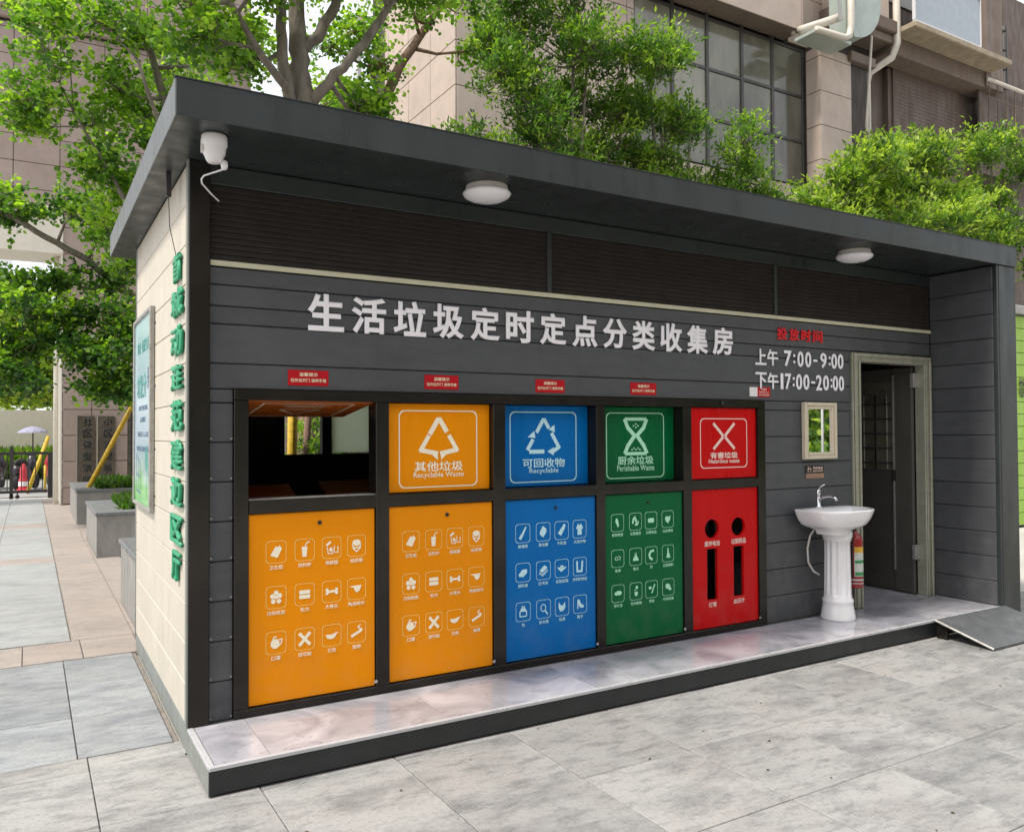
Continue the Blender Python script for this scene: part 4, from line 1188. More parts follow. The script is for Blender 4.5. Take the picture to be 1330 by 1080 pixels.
def tree(name, label, cat, base, trunk, clusters, lm, bark, seed, leaf=.07, shape='fan', per=34, tuft=.24, dens=1.0,
         group=None, bright=.5, up=.3, limb_r=.030, trunk_sides=10):
    """trunk: list of (point, radius) paths; clusters: (centre, (rx, ry, rz), number of tufts)"""
    r = np.random.default_rng(seed)
    t = thing(name, label, cat, base, group)
    bm = bmesh.new()
    nodes = []
    for path in trunk:
        pts = [Vector(p) for p, _ in path]; rad = [q for _, q in path]
        # refine with slight wander
        fine, fr_ = [], []
        for i in range(len(pts) - 1):
            for k in range(5):
                f = k / 5
                w_ = Vector(r.normal(0, 1, 3)) * rad[i] * .16 * (1 if (i or k) else 0)
                fine.append(pts[i].lerp(pts[i + 1], f) + w_); fr_.append(rad[i] * (1 - f) + rad[i + 1] * f)
        fine.append(pts[-1]); fr_.append(rad[-1])
        ring_sweep(bm, fine, fr_, trunk_sides)
        nodes += [(p, q) for p, q in zip(fine, fr_)][2:]
    P, A, Nn, S, T = [], [], [], [], []
    nodes_np = np.array([tuple(p) for p, _ in nodes]); nodes_r = [q for _, q in nodes]
    for (cen, rr, nt_) in clusters:
        cen = np.array(cen, float); rr = np.array(rr, float)
        # limb from the skeleton: prefer nodes lower than the cluster
        d = np.linalg.norm(nodes_np - cen, axis=1) + np.maximum(0, nodes_np[:, 2] - cen[2]) * 1.5
        j = int(d.argmin())
        st_ = Vector(nodes_np[j]); en = Vector(cen)
        L_ = (en - st_).length
        mid = st_.lerp(en, .5) + Vector(r.normal(0, .08, 3)) * L_ + Vector((0, 0, -.06 * L_))
        r0 = min(nodes_r[j] * .7, limb_r)
        lp = [st_, st_.lerp(mid, .55), mid, mid.lerp(en, .55) , en]
        ring_sweep(bm, lp, [r0, r0 * .85, r0 * .7, r0 * .55, r0 * .4], 6)
        nt_ = max(3, int(nt_ * dens))
        u = r.normal(0, 1, (nt_, 3)); u /= np.linalg.norm(u, axis=1)[:, None]
        rad_ = r.random(nt_) ** .45
        tc = cen + u * rad_[:, None] * rr
        lpn = np.array([tuple(q) for q in lp[2:]])
        for c_ in tc:
            j2 = int(np.linalg.norm(lpn - c_, axis=1).argmin())
            a_ = Vector(lpn[j2]); b_ = Vector(c_)
            m_ = a_.lerp(b_, .5) + Vector((r.normal(0, .05), r.normal(0, .05), -.04))
            ring_sweep(bm, [a_, m_, b_], [r0 * .30 + .003, .006, .003], 4, cap=False)
        # leaves on shoots
        nsh = 5
        for c_, hgt in zip(tc, rad_ * u[:, 2]):
            sd_ = r.normal(0, 1, (nsh, 3)); sd_[:, 2] = sd_[:, 2] * .5 + up
            sd_ /= np.linalg.norm(sd_, axis=1)[:, None]
            m_ = int(per * r.uniform(.6, 1.4))
            si = r.integers(0, nsh, m_)
            tt = r.uniform(.08, 1, m_)
            dd = sd_[si]
            pos = c_ + dd * (tt * tuft)[:, None] + r.normal(0, tuft * .10, (m_, 3))
            ax = dd * .9 + r.normal(0, .75, (m_, 3)) + np.array([0, 0, -.18 if shape == 'fan' else .35])
            ax /= np.linalg.norm(ax, axis=1)[:, None]
            nm = r.normal(0, .62, (m_, 3)) + np.array([0, 0, .95])
            P.append(pos); A.append(ax); Nn.append(nm)
            S.append(leaf * r.uniform(.6, 1.2, m_))
            base_t = bright + .30 * r.normal() + .12 * hgt
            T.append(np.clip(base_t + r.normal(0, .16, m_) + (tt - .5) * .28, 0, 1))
    obj("trunk", bm, bark, t, smooth=True)
    P = np.concatenate(P); off = np.array(tuple(wloc(t)))
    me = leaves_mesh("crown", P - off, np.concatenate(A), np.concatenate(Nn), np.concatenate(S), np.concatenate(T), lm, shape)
    link(bpy.data.objects.new("crown", me), t)
    return t

def blobs(lst, r, n, jy=.8, seed=0):
    q = random.Random(seed)
    o = []
    for x, y, z in lst:
        k = q.uniform(.85, 1.2)
        o.append(((x + q.uniform(-.1, .1), y + q.uniform(-jy, jy), z), (r[0] * k, r[1] * k, r[2] * k), n))
    return o

# tree A: big trunk right behind the station
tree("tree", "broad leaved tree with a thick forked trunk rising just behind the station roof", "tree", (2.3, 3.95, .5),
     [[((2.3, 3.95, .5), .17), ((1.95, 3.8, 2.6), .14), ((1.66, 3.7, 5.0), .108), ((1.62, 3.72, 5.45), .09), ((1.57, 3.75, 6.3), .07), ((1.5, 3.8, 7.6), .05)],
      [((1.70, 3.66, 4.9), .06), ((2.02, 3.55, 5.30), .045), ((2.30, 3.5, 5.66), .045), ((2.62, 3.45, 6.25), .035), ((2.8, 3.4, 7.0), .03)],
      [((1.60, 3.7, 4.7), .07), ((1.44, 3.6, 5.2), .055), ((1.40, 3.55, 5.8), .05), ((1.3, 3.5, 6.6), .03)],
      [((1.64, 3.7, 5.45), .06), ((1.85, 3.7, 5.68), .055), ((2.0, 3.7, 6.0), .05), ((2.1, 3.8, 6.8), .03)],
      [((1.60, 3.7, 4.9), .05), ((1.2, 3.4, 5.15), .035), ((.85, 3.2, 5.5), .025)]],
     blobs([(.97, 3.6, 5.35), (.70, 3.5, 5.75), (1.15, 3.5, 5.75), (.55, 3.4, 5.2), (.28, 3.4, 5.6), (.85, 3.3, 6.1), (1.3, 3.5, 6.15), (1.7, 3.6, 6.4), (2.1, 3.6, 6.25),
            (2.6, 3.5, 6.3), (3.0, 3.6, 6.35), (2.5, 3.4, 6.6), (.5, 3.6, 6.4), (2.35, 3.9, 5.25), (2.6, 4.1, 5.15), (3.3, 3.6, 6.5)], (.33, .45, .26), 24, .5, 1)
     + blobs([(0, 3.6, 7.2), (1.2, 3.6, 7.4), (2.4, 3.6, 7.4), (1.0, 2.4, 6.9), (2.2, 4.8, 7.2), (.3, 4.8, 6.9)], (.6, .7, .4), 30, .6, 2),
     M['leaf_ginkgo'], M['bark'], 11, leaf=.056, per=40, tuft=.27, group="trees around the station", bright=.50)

shrub_low = tree("planter_shrub", "low green shrub in the nearest planter, seen through the open hatch", "shrub", (1.75, 3.5, .5),
     [[((1.75, 3.5, .5), .02), ((1.72, 3.5, 1.2), .01)]],
     [((1.62, 3.5, 1.35), (.22, .25, .3), 26), ((1.85, 3.7, 1.5), (.3, .3, .4), 40), ((2.2, 3.6, 1.5), (.3, .3, .3), 26)],
     M['leaf_dark'], M['bark'], 17, leaf=.06, shape='leaf', per=30, tuft=.15, up=.5)
obj("stake", tube([(1.50, 3.3, .5), (1.66, 3.35, 2.3)], .035, 8), M['bark2'], None, smooth=True, label="brown stake beside the yellow pole behind the open hatch", cat="stake")
# tree B: planter 2, slender branch over the left roof corner
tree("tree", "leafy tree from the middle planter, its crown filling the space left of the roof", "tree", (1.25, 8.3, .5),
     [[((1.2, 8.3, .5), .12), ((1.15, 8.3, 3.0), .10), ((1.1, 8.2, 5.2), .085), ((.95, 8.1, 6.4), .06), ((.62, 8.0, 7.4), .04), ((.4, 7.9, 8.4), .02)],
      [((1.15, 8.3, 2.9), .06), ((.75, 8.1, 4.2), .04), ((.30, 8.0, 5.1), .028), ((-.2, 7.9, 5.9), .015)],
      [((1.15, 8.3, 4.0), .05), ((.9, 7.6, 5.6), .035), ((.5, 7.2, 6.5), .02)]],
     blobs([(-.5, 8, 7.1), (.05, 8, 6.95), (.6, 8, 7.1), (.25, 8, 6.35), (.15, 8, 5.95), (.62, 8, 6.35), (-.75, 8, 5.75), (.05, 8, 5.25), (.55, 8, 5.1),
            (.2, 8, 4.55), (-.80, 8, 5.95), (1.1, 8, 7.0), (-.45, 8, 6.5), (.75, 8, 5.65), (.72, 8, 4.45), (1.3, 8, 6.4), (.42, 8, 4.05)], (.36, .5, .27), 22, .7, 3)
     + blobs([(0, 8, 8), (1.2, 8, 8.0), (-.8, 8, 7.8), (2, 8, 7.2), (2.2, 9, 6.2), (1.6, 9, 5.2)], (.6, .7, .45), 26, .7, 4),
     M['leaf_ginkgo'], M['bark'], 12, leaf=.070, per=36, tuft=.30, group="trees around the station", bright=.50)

# tree C: planter 3 and beyond, darker, hanging over the gate
tree("tree", "dark leafed tree whose low boughs hang in front of the pillar and gate", "tree", (1.9, 13.2, .5),
     [[((1.9, 13.2, .5), .13), ((1.9, 13.1, 3.0), .11), ((1.7, 12.8, 4.6), .09), ((1.2, 12.5, 5.6), .06), ((.6, 12.2, 6.4), .04)],
      [((1.9, 13.1, 3.0), .085), ((1.0, 12.6, 4.2), .07), ((.2, 12.2, 4.75), .06), ((-.6, 12, 5.15), .05), ((-1.5, 11.9, 5.6), .035)],
      [((1.9, 13.1, 2.6), .05), ((1.0, 12.4, 3.0), .04), ((.2, 12.1, 3.1), .03), ((-.6, 12, 3.2), .02)]],
     blobs([(-.79, 12, 4.2), (-.09, 12, 4.35), (.65, 12, 4.4), (-.85, 12, 3.75), (.15, 12, 3.7), (.78, 12, 3.8), (-.85, 12, 3.05), (-.08, 12, 2.95), (.66, 12, 2.9),
            (-.78, 12, 2.5), (.41, 12, 2.45), (.75, 12, 2.5), (-1.3, 12, 3.2), (-1.25, 12, 2.7), (1.04, 12, 3.4), (.3, 12, 3.2), (.5, 12, 5.3), (-.4, 12, 3.4), (-1.3, 12, 4.1), (.9, 12, 4.7), (.65, 12, 2.35)], (.42, .55, .24), 24, .6, 5)
     + blobs([(-1.3, 12, 5.6), (-.8, 12, 5.4), (0, 12, 5.6), (1.2, 12, 6.2), (.4, 12, 6.6)], (.5, .6, .3), 24, .6, 6),
     M['leaf_dark'], M['bark'], 13, leaf=.085, per=34, tuft=.30, group="trees around the station", bright=.42)

# tree D: reddish leaning trunk
tree("tree", "leaning reddish trunked tree between the forked tree and the beige building", "tree", (2.2, 6.2, 0),
     [[((2.3, 6.2, 0), .13), ((2.6, 6.1, 3.0), .11), ((3.05, 6.0, 5.2), .095), ((3.35, 6.0, 5.9), .08), ((3.75, 6.0, 6.75), .065), ((4.35, 6, 7.75), .045), ((4.8, 6, 8.6), .02)],
      [((3.4, 6.0, 6.0), .04), ((3.3, 6.1, 6.6), .03), ((3.2, 6.2, 7.3), .02)]],
     blobs([(3.25, 6, 7.1), (2.95, 6, 6.9), (3.6, 6, 7.5), (4.45, 6, 7.6), (4.6, 6, 6.95), (3.55, 6, 5.75), (2.9, 6, 6.3), (2.6, 6, 6.6), (3.75, 6, 5.4), (4.0, 6, 7.5), (2.9, 6, 5.9), (3.4, 6, 6.5), (2.5, 6, 5.75)], (.36, .4, .28), 14, .5, 7),
     M['leaf_ginkgo'], M['bark2'], 14, leaf=.060, per=34, tuft=.27, group="trees around the station", bright=.45)

def shrub(name_label, base, pts, seed, lm, n=26, r=(.42, .5, .34), leaf=.085, tuft=.26, bright=.5, stems=5, per=30, extra=()):
    q = random.Random(seed)
    top = max(p[2] for p in pts)
    tr = []
    cx = sum(p[0] for p in pts) / len(pts)
    n = int(n * 1.4)
    for k in range(stems):
        tgt = q.choice(pts)
        tr.append([((base[0] + q.uniform(-.2, .2), base[1] + q.uniform(-.2, .2), 0), .06), ((base[0] * .6 + tgt[0] * .4, base[1] + q.uniform(-.3, .3), tgt[2] * .5), .045), ((tgt[0], tgt[1], tgt[2] - .1), .018)])
    tree("shrub_tree", name_label, "tree", base, tr, blobs(pts, r, n, .5, seed) + list(extra), lm, M['bark'], seed, leaf=leaf, shape='leaf', per=int(per * 1.35), tuft=tuft, group="bushy trees behind the station", bright=bright, up=.75, limb_r=.02, trunk_sides=7)

shrub("tall fine leafed tree in front of the beige building's corner", (5.6, 5.2, 0),
      [(4.75, 5, 6.8), (5.33, 5, 7.3), (5.9, 5, 7.5), (4.75, 5, 6.3), (5.3, 5, 6.5), (5.9, 5, 6.85), (4.75, 5, 5.2), (5.32, 5, 5.5), (5.95, 5, 5.7), (4.45, 5, 5.35), (4.8, 5, 7.5),
       (6.15, 5, 7.0), (6.3, 5, 6.4), (6.6, 5, 6.9), (6.75, 5, 6.35), (6.7, 5, 5.8), (5.6, 5, 6.1), (6.4, 5, 5.7), (5.2, 5, 7.9), (5.8, 5, 8.1), (5.1, 5, 5.0), (6.0, 5, 5.2), (5.0, 5, 5.9)], 21, M['leaf_shrub'], n=27, leaf=.085, bright=.48)
shrub("bushy tree sloping down in front of the large window", (7.9, 5.2, 0),
      [(7.1, 5, 6.85), (7.3, 5, 7.05), (7.5, 5, 6.55), (7.6, 5, 6.25), (8.1, 5, 6.3), (8.7, 5, 6.0), (9.1, 5, 5.55), (7.5, 5, 5.7), (8.1, 5, 5.5), (8.7, 5, 5.4), (9.4, 5, 5.25), (6.9, 5, 6.3), (7.1, 5, 5.6), (7.9, 5, 5.2), (8.6, 5, 5.1), (7.15, 5, 5.2), (9.2, 5, 5.0)], 22, M['leaf_shrub'], n=26, leaf=.085, bright=.56, r=(.34, .45, .27))
shrub("bright green bushy tree beneath the brown wall", (12.9, 5.2, 0),
      [(11.3, 5, 5.5), (11.7, 5, 5.9), (12.1, 5, 6.25), (12.7, 5, 6.5), (13.3, 5, 6.7), (13.9, 5, 6.85), (12.3, 5, 5.6), (12.9, 5, 5.9), (13.6, 5, 6.1), (14.4, 5, 6.2), (14.6, 5, 6.85), (11.6, 5, 5.2),
       (13.0, 5, 5.3), (13.8, 5, 5.4), (14.6, 5, 5.6), (12.2, 5, 5.0), (15.2, 5, 6.0), (15.0, 5, 5.2)], 23, M['leaf_bright'], n=27, leaf=.115, tuft=.32, r=(.5, .55, .38), bright=.55)
shrub("slender tufted tree at the right edge below the wire mesh", (16.6, 5.2, 0),
      [(16.0, 5, 7.15), (16.5, 5, 7.4), (16.9, 5, 6.9), (16.2, 5, 6.3), (16.9, 5, 6.0), (17.5, 5, 6.4), (16.3, 5, 5.6), (17.2, 5, 5.5), (18.0, 5, 5.8), (18.2, 5, 5.1), (15.8, 5, 5.3)], 24, M['leaf_bright'], n=22, leaf=.115, tuft=.34, r=(.45, .5, .36), bright=.42)

# grass tufts in planters
def blades(name, label, x0, x1, y0, y1, z, n, h, seed, gm=None):
    r = np.random.default_rng(seed)
    pos = np.stack([r.uniform(x0, x1, n), r.uniform(y0, y1, n), np.full(n, z)], 1)
    ax = r.normal(0, .45, (n, 3)) + np.array([0, 0, 1.]); ax /= np.linalg.norm(ax, axis=1)[:, None]
    nm = r.normal(0, 1, (n, 3))
    me = leaves_mesh(name, pos, ax, nm, h * r.uniform(.5, 1.3, n), np.clip(r.normal(.5, .2, n), 0, 1), gm or M['grass'], 'leaf')
    return link(bpy.data.objects.new(name, me), None, label, "grass", None, 'stuff')
for k, (x0, x1, y0, y1, h, _) in enumerate(PL):
    blades("grass", ["green grass filling the nearest planter", "green grass filling the middle planter", "dark green grass filling the planter by the pillar"][k], x0 + .38, x1 - .3, y0 + .3, y1 - .3, h - .07, 2600, .22, 40 + k)

# yellow support poles
def pole(pts, label):
    o = obj("support_pole", tube(pts, .045, 10), M['yellow'], None, smooth=True, label=label, cat="pole", group="yellow support poles of the trees")
pole([(.22, 13.0, .45), (1.40, 13.1, 2.9)], "yellow striped support pole slanting up from the grass before the plaques")
pole([(.72, 8.5, .45), (1.15, 8.35, 2.2)], "yellow striped support pole in the middle planter, cut off by the station wall")
pole([(1.32, 2.9, .3), (1.38, 3.0, 2.6)], "yellow support pole seen through the station's open hatch")

# ------------------------------------------------------------------ stone cladding
def cladding(parent, axis, c, u0, u1, z0, z1, pu, pz, m, holes=(), th=.03, uo=None, zo=None, name="stone_panel"):
    """separate stone panels on a plane: axis 'y' -> face at y=c facing -Y, 'x' -> face at x=c facing -X"""
    us = [u0] + [uo + k * pu for k in range(-60, 90) if u0 + .02 < uo + k * pu < u1 - .02] + [u1]
    zs = [z0] + [zo + k * pz for k in range(-60, 90) if z0 + .02 < zo + k * pz < z1 - .02] + [z1]
    cache = {}
    for a_, b_ in zip(us, us[1:]):
        for e_, f_ in zip(zs, zs[1:]):
            cu, cz = (a_ + b_) / 2, (e_ + f_) / 2
            if any(h[0] < cu < h[1] and h[2] < cz < h[3] for h in holes): continue
            w, h = b_ - a_ - .015, f_ - e_ - .015
            key = (round(w, 3), round(h, 3))
            if key not in cache:
                bm = box(-w / 2, w / 2, 0, th, -h / 2, h / 2, bev=.003) if axis == 'y' else box(0, th, -w / 2, w / 2, -h / 2, h / 2, bev=.003)
                me = bpy.data.meshes.new(name); bm.to_mesh(me); bm.free(); me.materials.append(m)
                cache[key] = me
            loc = (cu, c, cz) if axis == 'y' else (c, cu, cz)
            inst(name, cache[key], parent, loc)

# left building: pillar, beam over the gate, wall to the right
lb = thing("stone_building", "rosy stone clad building with a gateway and a pillar carrying two plaques", "building", (2, 18, 0))
bobj("wall", (-.02, 4.2, 17.04, 18.2, 0, 13.0), M['stone_gap'], lb)
bobj("wall", (-6.0, -.02, 17.04, 18.2, 6.85, 13.0), M['stone_gap'], lb)
bobj("beam", (-6.0, -.03, 16.98, 18.3, 5.75, 6.84), M['cream_wall'], lb, bev=.01, label="pale beam over the gateway")
cladding(lb, 'y', 17.0, -.05, 1.34, 0, 6.8, 1.2, .6, M['stone_l'], uo=-.05 + .62, zo=.38)
cladding(lb, 'y', 17.0, 2.2, 4.2, 0, 6.8, .92, .6, M['stone_l'], uo=-.05, zo=.38)
cladding(lb, 'y', 17.0, 1.341, 2.2, 2.55, 6.8, .92, .6, M['stone_l'], uo=-.05, zo=.38)
cladding(lb, 'y', 17.0, -6.0, 4.2, 6.85, 10.9, .92, .6, M['stone_l'], uo=-.11, zo=7.18)
bobj("cornice", (-6.0, 4.2, 16.86, 17.0, 10.95, 11.15), M['stone_l'], lb, bev=.02)
bobj("cornice", (-6.0, 4.2, 16.75, 17.0, 11.16, 11.32), M['stone_l'], lb, bev=.02)
cladding(lb, 'y', 17.0, -6.0, 4.2, 11.4, 13.2, .92, .6, M['stone_l'], uo=-.11, zo=11.4)
bobj("side_face", (-.075, -.021, 17.0, 19.0, 0, 6.24), M['cream_wall'], lb, label="side face of the pillar, coloured cream as if lit")  # cream in place of stone: light on this side put into the colour
obj("drain_pipe", tube([(-.16, 17.3, 0), (-.16, 17.3, 6.2)], .05, 8), M['cream_wall'], lb, smooth=True)
# lattice window right of the pillar
bobj("window", (1.345, 2.195, 17.02, 17.035, .55, 2.54), M['glass'], lb, label="dark window with a lattice grille")
wn = lb.children[-1]
for k in range(5): bobj("lattice_bar", (1.40 + k * .19, 1.43 + k * .19, 16.985, 17.0, .55, 2.54), M['iron'], wn)
for k in range(8): bobj("lattice_bar", (1.345, 2.195, 16.968, 16.984, .62 + k * .26, .645 + k * .26), M['iron'], wn)
bobj("window_sill", (1.30, 2.2, 16.8, 17.0, .45, .53), M['stone_l'], wn, bev=.01)
def plaque(x0, x1, s, label):
    t = thing("wall_plaque", label, "plaque", ((x0 + x1) / 2, 16.97, .25), "vertical plaques on the pillar")
    bobj("plate", (x0, x1, 16.955, 16.985, .22, 2.03), M['plaque'], t, bev=.004)
    bobj("frame", (x0 - .035, x0 - .001, 16.95, 16.99, .22, 2.03), M['plaque_frame'], t)
    n = len(s)
    for k, ch in enumerate(s):
        text(ch, (x0 + x1) / 2 + .03, 16.953, 1.90 - k * (1.62 / (n - 1)) , .19, .19, M['black'], t, name="lettering", bold=.03)
pm = M['plaque']
plaque(.275, .63, "社区微型消防站", "tall plaque lettered for the fire post, nearer the gate")
plaque(.70, 1.06, "小区治安巡逻站", "tall plaque lettered for the patrol post, farther from the gate")

# gate
g = thing("iron_gate", "black iron railing gate closing the path beside the stone pillar", "gate", (-1.0, 19.5, 0))
def gbar(x0, x1, z0, z1, nm="rail", y=19.5, d=.02): bobj(nm, (x0, x1, y - d, y + d, z0, z1), M['iron'], g)
gbar(-.27, -.08, .0, 1.16, "gate_post", 19.5, .09)
gbar(-1.10, -1.02, .0, 1.26, "gate_post", 19.5, .04)
gbar(-3.0, -.275, 1.10, 1.17); gbar(-3.0, -.275, .14, .21)
for k in range(16):
    x = -.40 - k * .152
    if abs(x + 1.06) < .06: continue
    gbar(x, x + .022, .2105, 1.0995, "baluster", 19.5, .011)
bobj("gate_finial", (-1.09, -1.03, 19.47, 19.53, 1.261, 1.33), M['iron'], g, bev=.02)
for x in (-1.06, -.93):
    obj("caster", tube([(x, 19.47, .05), (x, 19.53, .05)], .05, 12), M['rubber'], g)
    bobj("caster_fork", (x - .015, x + .015, 19.46, 19.468, .04, .14), M['iron'], g)

# beyond the gate: pale renders and brightened leaves stand in for strong sun
bobj("street_wall", (-14, 1.5, 34.0, 34.3, 0, 2.6), M['cream_wall'], None, label="long pale wall across the street beyond the gate", cat="wall")
bobj("pale_building", (-40, -1.7, 46, 60, 0, 16), mat("pale_far_render", (.72, .74, .75), .8, var=.05), None, label="pale building far beyond the gate behind the sunlit tree", cat="building")
blades("hedge_grass", "sunlit planting along the far side of the street", -8, 2, 30.5, 33.5, 0, 9000, 1.0, 50, M['leaf_bright'])
tree("street_tree", "bright sunlit tree on the street beyond the gate", "tree", (-2.6, 29.5, 0),
     [[((-2.6, 29.5, 0), .12), ((-2.5, 29.5, 2.5), .09), ((-1.6, 29.5, 4.5), .05)]],
     blobs([(-1.2, 29.5, 3.6), (-.6, 29.5, 3.1), (-1.6, 29.5, 4.5), (-.4, 29.5, 4.2), (-1.3, 29.5, 5.4), (-.5, 29.5, 5.3), (-2.2, 29.5, 3.3), (-1.9, 29.5, 5.6), (.1, 29.5, 3.5), (.1, 29.5, 5.0), (-1, 29.5, 6.3), (-2.2, 29.5, 6.6), (-.2, 29.5, 6.2)], (.75, .7, .45), 30, .6, 8),
     M['leaf_bright'], M['bark'], 15, leaf=.16, per=30, tuft=.5, bright=.75)  # leaf tint raised to stand in for full sun
tree("street_tree", "second bright tree farther behind the street wall beyond the gate", "tree", (.5, 37, 0),
     [[((.5, 37, 0), .12), ((.4, 37, 2.5), .09), ((0, 37, 4.5), .05)]],
     blobs([(-2.5 + .8 * i, 37, 3.2 + 1.0 * j) for i in range(6) for j in range(4)], (.8, .7, .6), 26, .6, 9),
     M['leaf_bright'], M['bark'], 16, leaf=.20, per=28, tuft=.55, bright=.8)
pr = thing("street_parasol", "lilac parasol on the street beyond the gate", "parasol", (-.6, 26, 0))
obj("canopy", lathe([(.44, 1.66), (.40, 1.72), (.26, 1.80), (.1, 1.86), (0, 1.87)], -.58, 26, 12), M['parasol'], pr)
obj("pole", tube([(-.58, 26, 0), (-.58, 26, 1.86)], .02, 6), M['iron'], pr)
def scooter(x, y, m, label, rot):
    t = thing("scooter", label, "scooter", (x, y, 0), "scooters parked beyond the gate")
    def P_(u, v, z): return (x + u * math.cos(rot) - v * math.sin(rot), y + u * math.sin(rot) + v * math.cos(rot), z)
    for u in (-.55, .6):
        w_ = obj("wheel", tube([P_(u, -.05, .24), P_(u, .05, .24)], .24, 16), M['rubber'], t)
    obj("body", tube([P_(-.75, 0, .62), P_(-.5, 0, .6), P_(-.15, 0, .5), P_(.0, 0, .33), (P_(.32, 0, .32)), P_(.42, 0, .5)], [.08, .19, .19, .12, .11, .08], 10), m, t, smooth=True)
    obj("seat", tube([P_(-.72, 0, .80), P_(-.35, 0, .80), P_(-.05, 0, .76)], [.07, .13, .08], 8), M['rubber'], t, smooth=True)
    obj("front_shield", tube([P_(.45, 0, .35), P_(.40, 0, .7), P_(.34, 0, .98)], [.10, .17, .08], 8), m, t, smooth=True)
    obj("handlebar", tube([P_(.28, -.32, 1.05), P_(.34, 0, 1.0), P_(.28, .32, 1.05)], .02, 6), M['iron'], t)
scooter(-.75, 23.5, M['scoot_dark'], "dark scooter parked beyond the gate behind the red barrel", 1.2)
scooter(-.05, 25.2, M['scoot_red'], "maroon scooter parked beyond the gate under the lilac parasol", 1.7)
scooter(-1.5, 24.4, M['scoot_dark'], "dark scooter beyond the gate at the picture's left edge", 1.4)
t = thing("traffic_barrel", "red plastic traffic barrel beyond the gate", "barrel", (-.82, 22.6, 0))
obj("body", lathe([(0, 0), (.18, 0), (.18, .05), (.12, .07), (.11, .35), (.09, .36), (.085, .62), (.05, .76), (0, .78)], -.82, 22.6, 16), M['cloth_red'], t)
obj("band", lathe([(.122, .15), (.118, .28)], -.82, 22.6, 16), M['paper'], t)
for k in range(3):
    obj("support_pole", tube([[(-.72, 21.6, 0), (-.22, 21.9, 1.55)], [(-.30, 21.7, 0), (-.30, 21.7, .75)], [(-.16, 21.8, 0), (-.18, 21.8, .95)]][k], [.05, .03, .03][k], 8), M['yellow'], None, smooth=True, label=["long slanting yellow prop pole beyond the gate", "short upright yellow pole beyond the gate", "upright yellow pole beyond the gate, nearest the gate post"][k], cat="pole", group="yellow poles beyond the gate")

# ------------------------------------------------------------------ right building
rb = thing("beige_building", "beige stone clad building with large window, duct and balconies behind the station", "building", (12, 9, 0))
pz, zo = .775, .8 * 0 + 7.56 - .775 * 9
YW = 8.0
bobj("wall", (5.60, 9.48, YW + .04, 12.0, 0, 14), M['stone_gap'], rb)
bobj("wall", (9.48, 14.48, YW + .75, 12.0, 0, 14), M['stone_gap'], rb)
bobj("wall", (9.48, 14.48, YW + .04, YW + .7, 0, 7.10), M['stone_gap'], rb)
cladding(rb, 'y', YW, 5.58, 9.48, 4.0, 13.5, 1.25, pz, M['stone_r'], uo=5.55, zo=zo)
cladding(rb, 'x', 5.55, YW + .002, 11.2, 4.0, 13.5, 1.0, pz, M['stone_r'], uo=YW, zo=zo)
cladding(rb, 'y', YW, 9.48, 14.48, 4.0, 7.10, 1.0, pz, M['stone_r'], uo=9.48, zo=zo)
bobj("wall", (14.40, 27, 9.01, 12.0, 0, 14), M['stone_gap'], rb)
bobj("wall", (14.46, 17.0, YW + .31, 8.24, 0, 13), M['stone_gap'], rb) if 0 else None
# window
wx = [9.5, 10.52, 11.48, 12.5, 13.44, 14.44]
wz = [7.15, 8.15, 9.19, 10.25]
win = bobj("window", (9.49, 14.45, YW + .12, YW + .16, 7.105, 7.16), M['win_frame'], rb, label="large dark framed window with curtained panes")
for x in wx: bobj("frame", (x - .04, x + .04, YW + .05, YW + .13, 7.161, 10.45), M['win_frame'], win, bev=.006)
for z in wz[1:]:
    for a_, b_ in zip(wx, wx[1:]): bobj("frame", (a_ + .041, b_ - .041, YW + .06, YW + .12, z - .035, z + .035), M['win_frame'], win, bev=.006)
for a_, b_ in zip(wx, wx[1:]):
    for e_, f_ in zip(wz, wz[1:]):
        bobj("pane", (a_ + .041, b_ - .041, YW + .085, YW + .092, e_ + .02, f_ - .036), M['glass'], win)
# projecting balcony over the window
bobj("balcony", (8.6, 13.85, YW - .42, YW + .1, 10.36, 10.50), M['brown2'], rb, bev=.01, label="underside slab of the projecting balcony")
cladding(rb, 'y', YW - .45, 8.6, 13.85, 10.34, 13.5, 2.6, 1.6, M['stone_r'], uo=8.6, zo=10.34)
bobj("balcony", (8.61, 13.84, YW - .41, YW + .7, 10.505, 13.5), M['stone_gap'], rb)
cladding(rb, 'y', YW - .02, 13.86, 15.6, 10.3, 13.5, .9, pz, M['stone_r'], uo=13.86, zo=zo)
bobj("wall", (13.86, 16.9, YW + .02, 9, 10.3, 13.5), M['stone_gap'], rb)
# pillar
bobj("wall", (14.50, 16.15, YW - .36, YW + .3, 0, 10.32), M['stone_gap'], rb)
cladding(rb, 'y', YW - .40, 14.47, 15.52, 4.0, 10.2, 1.05, pz, M['stone_r'], uo=14.47, zo=zo + .09)
cladding(rb, 'y', YW - .22, 15.53, 16.15, 4.0, 10.2, .7, pz, M['brown2'], uo=15.5, zo=zo + .09)
cladding(rb, 'x', 14.455, YW - .40, YW - .003, 4.0, 10.2, .6, pz, M['stone_r'], uo=YW - .4, zo=zo + .09)
bobj("cornice", (14.9, 16.9, YW - .55, YW - .02, 10.75, 10.95), M['brown2'], rb, bev=.02)
bobj("cornice", (14.9, 16.9, YW - .66, YW - .02, 10.96, 11.25), M['brown2'], rb, bev=.02)
bobj("cornice", (15.4, 16.3, YW - .50, YW - .02, 10.05, 10.28), M['brown2'], rb, bev=.02)
bobj("wall", (15.0, 16.8, YW - .5, YW - .03, 11.26, 13.5), M['stone_r'], rb)
